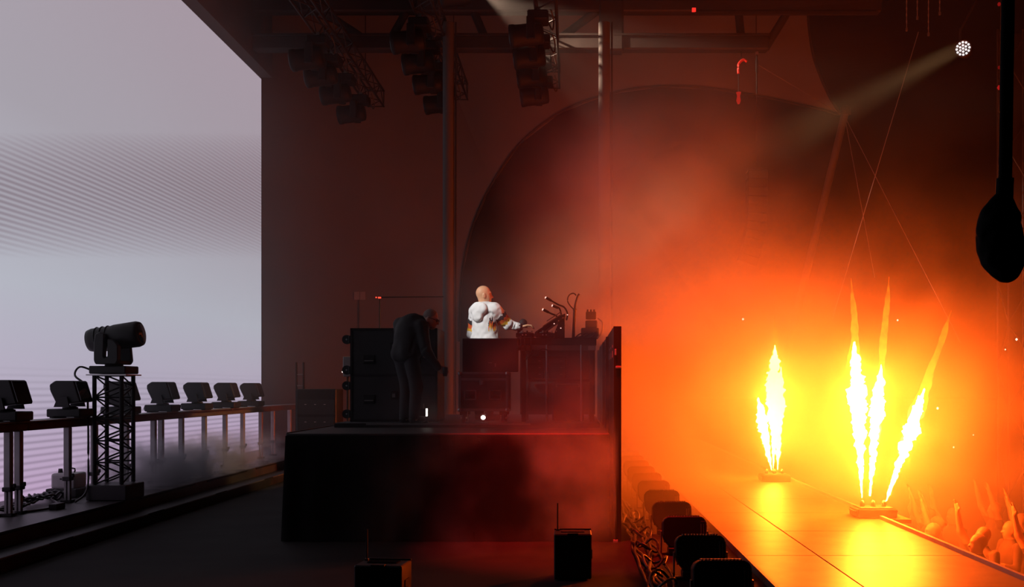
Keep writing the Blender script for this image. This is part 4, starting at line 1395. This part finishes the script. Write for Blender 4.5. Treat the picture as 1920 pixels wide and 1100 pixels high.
G1 = 'flames of the front flame projector'
G2 = 'flames of the rear flame projector'
flame('upright flame jet of the nearer cluster leaning slightly to the stage', (1617, 945), (1597, 522), 13.2, 13.2, 0.09, 0.72, 1, G1)
flame('tall middle flame jet of the nearer cluster with a long golden tip', (1630, 938), (1667, 520), 13.3, 13.5, 0.078, 0.60, 2, G1)
flame('flame jet of the nearer cluster leaning out over the crowd', (1658, 950), (1784, 583), 13.2, 13.0, 0.088, 0.60, 3, G1)
flame('tall flame jet of the farther cluster', (1450, 885), (1453, 590), 18.2, 18.2, 0.115, 0.80, 4, G2)
flame('short flame jet of the farther cluster', (1447, 883), (1411, 690), 18.2, 18.0, 0.078, 0.72, 5, G2)
flame('slim flame jet of the farther cluster', (1458, 884), (1466, 640), 18.2, 18.3, 0.07, 0.80, 6, G2)


def projector(label, x, y):
    t = thing('flame_projector', label, 'flame machine', (x, y, 0.05), group='flame projectors on the runway edge')
    box('body', (0, 0, 0.06), (0.5, 0.42, 0.12), GEAR, t, bev=0.015)
    box('plate', (0, 0, 0.125), (0.42, 0.34, 0.012), DULL, t)
    for k in range(3):
        lathe('nozzle', [(0.03, 0), (0.03, 0.05), (0.015, 0.08)], ALU, t, 12, loc=(-0.14 + 0.14 * k, 0, 0.13))
    for s in (-1, 1):
        rod('handle', (0.27 * s, -0.12, 0.08), (0.27 * s, 0.12, 0.08), 0.012, DULL, t)
        for q in (-1, 1):
            rod('handle_post', (0.24 * s, 0.12 * q, 0.08), (0.27 * s, 0.12 * q, 0.08), 0.012, DULL, t)
    return t


projector('black flame projector box under the nearer cluster of flames', X(1637, 13.2), 13.2)
box('side_shelf', (4.08 - 2.8, 13.2 - 18, 0.115), (0.36, 0.6, 0.05), RUNM, run)
projector('black flame projector box under the farther cluster of flames', X(1452, 18.2), 18.2)
SPK = emat('spark', (1.0, 0.8, 0.55), 2.5, False)
for (px, py, d_, r) in ((1393, 598, 17, 0.02), (1906, 636, 15, 0.018), (1758, 765, 14, 0.018), (1683, 600, 15, 0.014), (1788, 838, 14, 0.012), (1825, 815, 14, 0.01), (1646, 968, 14.2, 0.02), (1885, 655, 16, 0.012)):
    tag(lathe('spark', [(0.2 * r, -r), (r, 0), (0.2 * r, r)], SPK, None, 8, loc=(X(px, d_), d_, Z(py, d_))), 'tiny glowing spark drifting in the smoke', 'spark', 'sparks in the smoke')

# ================================================================== CROWD below the stage
def crowd_mesh(kind):
    P = head_prims((0, 0, 1.62), (-1, 0.1, 0))
    P += [cone((0, 0, 1.55), (0, 0, 1.44), 0.055, 0.06), ell((0, 0, 1.26), (0.13, 0.20, 0.24), None, 0.05), ell((0, 0, 0.98), (0.12, 0.17, 0.2), None, 0.06)]
    for q in (-1, 1):
        sh = np.array([0, 0.2 * q, 1.42])
        if kind == 0 or (kind == 1 and q > 0):
            el_, wr = sh + [-0.1, 0.08 * q, 0.24], sh + [-0.18, 0.05 * q, 0.50]
            P += limb(sh, el_, wr, 0.06, 0.045, 0.032) + hand_prims(wr, (-0.2, 0, 1), (0, -q, 0), (0.6, 0, 0.2), 0.25)
        else:
            el_, wr = sh + [-0.05, 0.07 * q, -0.28], sh + [-0.25, 0.0, -0.22]
            P += limb(sh, el_, wr, 0.06, 0.045, 0.032) + hand_prims(wr, (-1, 0, 0.3), (0, -q, 0), (0, 0, 1), 0.5)
        hq = np.array([0, 0.09 * q, 0.92])
        P += limb(hq, hq + [-0.02, 0, -0.45], hq + [0, 0, -0.85], 0.09, 0.06, 0.045) + [cone(hq + [0, 0, -0.885], hq + [-0.17, 0, -0.89], 0.035, 0.028)]
    return P


SHIRT = mat('crowd_shirt', (0.10, 0.07, 0.06), 0.8)


def crowd_slot(c):
    return 0 if (c.z > 1.50 or (abs(c.y) > 0.23 and (c.z > 1.55 or c.x < -0.2))) else 1


base = [sdf_object('person', crowd_mesh(k), 0.016, [SKIN2, SHIRT], None, crowd_slot) for k in range(3)]
spots = [(4.9, 12.4, 2), (5.2, 13.0, 1), (4.7, 13.4, 2), (5.75, 12.6, 0), (5.0, 14.1, 0), (5.8, 13.6, 2), (6.2, 12.4, 1), (6.3, 14.4, 0), (5.6, 15.1, 1), (6.8, 13.5, 2), (5.2, 15.0, 1), (5.4, 16.2, 2), (6.5, 15.8, 0)]
lab_c = ['spectator below the runway raising both arms in the glowing smoke', 'spectator below the runway raising one arm in the glowing smoke', 'spectator below the runway with lowered arms in the glowing smoke']
used = set()
for (x, y, k) in spots:
    o = base[k]
    if k in used:
        o = base[k].copy()
        COL.objects.link(o)
    used.add(k)
    o.location = (x, y, -1.8)
    o.rotation_euler = (0, 0, random.uniform(-0.4, 0.4))
    tag(o, lab_c[k], 'person', 'crowd below the runway, pose %d' % (k + 1))

# ================================================================== LAMPS out of view that light the booth
kt = thing('key_spotlight', 'profile spotlight on the side boom aimed at the booth', 'stage light', (-7.0, 7.0, 8.6))
kd = Vector((X(907, 13.85), 13.9, 2.75)) - Vector((-7.0, 7.0, 8.6))
lathe('can', [(0.10, -0.4), (0.13, -0.35), (0.13, -0.03), (0.12, -0.03), (0.12, -0.1)], BLACK, kt, 18, rot=kd.to_track_quat('Z', 'Y').to_euler())
rod('boom', (0, 0, -8.6), (0, 0, 0.0), 0.03, BLACK, kt)
spot('key_lamp_offscreen', (-7.0, 7.0, 8.6), (X(907, 13.85), 13.9, 2.75), KEY_W, (0.96, 0.95, 0.92), 5.2, 0.4, 0.08)
rt = thing('red_wash_light', 'red wash light on a drop bar aimed down the booth front', 'stage light', (-0.5, 10.2, 8.8))
rd = Vector((-0.35, 11.3, 0.5)) - Vector((-0.5, 10.2, 8.8))
lathe('can', [(0.10, -0.4), (0.13, -0.35), (0.13, -0.03), (0.12, -0.03), (0.12, -0.1)], BLACK, rt, 18, rot=rd.to_track_quat('Z', 'Y').to_euler())
rod('boom', (0, 0, 0.0), (0, 0, 4.0), 0.03, BLACK, rt)
spot('red_wash_offscreen', (-0.5, 10.2, 8.8), (0.05, 10.9, 0.5), RED_W, (1.0, 0.01, 0.005), 26, 1.0, 0.1)

# ================================================================== HAZE AND SMOKE
def vol_mat(name, density, aniso=0.2, color=(0.9, 0.9, 0.9), noise_scale=None, lo=0.4, hi=0.7, zfade=None, edge=None, base=0.0, detail=3.0, seed=0.0, stretch=(1, 1, 1), zwarp=0.0, step=1.0):
    m = bpy.data.materials.new(name)
    m.use_nodes = True
    m.cycles.volume_step_rate = step
    nt = m.node_tree
    N, L = nt.nodes, nt.links
    N.remove(N['Principled BSDF'])
    vsc = N.new('ShaderNodeVolumeScatter')
    vsc.inputs['Color'].default_value = tuple(color) + (1,)
    vsc.inputs['Anisotropy'].default_value = aniso
    vsc.inputs['Density'].default_value = density
    L.new(vsc.outputs[0], N['Material Output'].inputs['Volume'])
    if noise_scale is None:
        return m

    def mr(src, a, b, c, d, smooth=True):
        n = N.new('ShaderNodeMapRange')
        n.interpolation_type = 'SMOOTHSTEP' if smooth else 'LINEAR'
        n.clamp = True
        L.new(src, n.inputs[0])
        for i, v in enumerate((a, b, c, d)): n.inputs[i + 1].default_value = v
        return n.outputs[0]

    def mul(a, b):
        n = N.new('ShaderNodeMath')
        n.operation = 'MULTIPLY'
        for i, v in enumerate((a, b)):
            if isinstance(v, (int, float)): n.inputs[i].default_value = v
            else: L.new(v, n.inputs[i])
        return n.outputs[0]
    g = N.new('ShaderNodeNewGeometry')
    mp = N.new('ShaderNodeMapping')
    mp.inputs['Scale'].default_value = stretch
    mp.inputs['Location'].default_value = (seed, seed * 0.7, seed * 1.3)
    L.new(g.outputs['Position'], mp.inputs[0])
    nz = N.new('ShaderNodeTexNoise')
    nz.inputs['Scale'].default_value = noise_scale
    nz.inputs['Detail'].default_value = detail
    nz.inputs['Roughness'].default_value = 0.55
    nz.inputs['Distortion'].default_value = 0.0
    L.new(mp.outputs[0], nz.inputs['Vector'])
    v = mr(nz.outputs['Fac'], lo, hi, base, 1.0)
    sp = N.new('ShaderNodeSeparateXYZ')
    L.new(g.outputs['Position'], sp.inputs[0])
    chan = {'X': sp.outputs[0], 'Y': sp.outputs[1], 'Z': sp.outputs[2]}
    if zwarp:       # the smoke stands taller in a plume between booth and runway
        wz = mul(mul(mr(sp.outputs[0], 1.6, 3.4, 1.0, 0.0), mr(sp.outputs[0], -1.6, 0.6, 0.0, 1.0)), zwarp)
        n = N.new('ShaderNodeMath')
        n.operation = 'SUBTRACT'
        L.new(sp.outputs[2], n.inputs[0])
        L.new(wz, n.inputs[1])
        chan['Z'] = n.outputs[0]
    for axis, rng in (edge or []):
        v = mul(v, mr(chan[axis], *rng))
    v = mul(v, density)
    L.new(v, vsc.inputs['Density'])
    return m


def vol_box(name, lo, hi, m, label):
    lo, hi = Vector(lo), Vector(hi)
    o = box(name, (lo + hi) / 2, hi - lo, m)
    tag(o, label, 'haze', kind='stuff')
    return o


vol_box('haze', (-7.0, 12.2, 0.35), (-2.2, 27.8, 12.0),
        vol_mat('screen_haze', 0.030, 0.1, (0.9, 0.9, 0.9), noise_scale=0.3, lo=0.3, hi=0.7, base=0.5, detail=0.0, step=3.0,
                edge=[('X', (-6.8, -3.4, 1.0, 0.10)), ('Z', (6.0, 10.0, 1.0, 0.2))]), 'thin haze hanging beside the bright screen')
vol_box('haze', (-2.2, 14.2, 7.2), (9.5, 27.8, 12.0), vol_mat('thin_haze', 0.009, 0.3, (0.9, 0.9, 0.9)), 'thin haze hanging below the tent roof')
vol_box('smoke', (-3.0, 9.8, -1.75), (9.5, 27.7, 7.2),
        vol_mat('fire_smoke', 0.36, 0.3, (0.92, 0.90, 0.88), noise_scale=0.62, lo=0.38, hi=0.62, base=0.16, seed=3.0, detail=2.5,
                edge=[('Y', (9.8, 14.5, 0.0, 1.0)), ('Z', (1.2, 4.6, 1.0, 0.04)), ('X', (4.2, 7.6, 1.0, 0.05)), ('X', (-2.8, 1.6, 0.03, 1.0))], zwarp=2.0, step=0.9),
        'thick glowing smoke drifting around the flames')
vol_box('smoke', (-3.4, 9.6, 0.02), (0.44, 13.0, 2.6),
        vol_mat('booth_smoke', 0.6, 0.1, (0.9, 0.9, 0.9), step=1.4, noise_scale=0.9, lo=0.48, hi=0.72, base=0.02, seed=8.0,
                edge=[('Y', (9.6, 10.3, 0.0, 1.0)), ('Z', (1.2, 2.5, 1.0, 0.0)), ('X', (-2.4, 0.3, 0.02, 1.0))]),
        'soft red smoke curling in front of the draped platform')
vol_box('fog', (-6.9, 13.6, 0.31), (-5.4, 21.0, 1.2),
        vol_mat('low_fog', 6.0, 0.3, (0.9, 0.9, 0.9), step=0.4, noise_scale=3.0, lo=0.46, hi=0.60, seed=1.0,
                edge=[('Z', (0.45, 1.05, 1.0, 0.0)), ('Y', (13.6, 14.6, 0.0, 1.0)), ('Y', (16.0, 21.0, 1.0, 0.05)), ('X', (-5.9, -5.4, 1.0, 0.0)), ('X', (-6.9, -6.7, 0.0, 1.0))]),
        'low fog bank rolling over the riser below the rail')
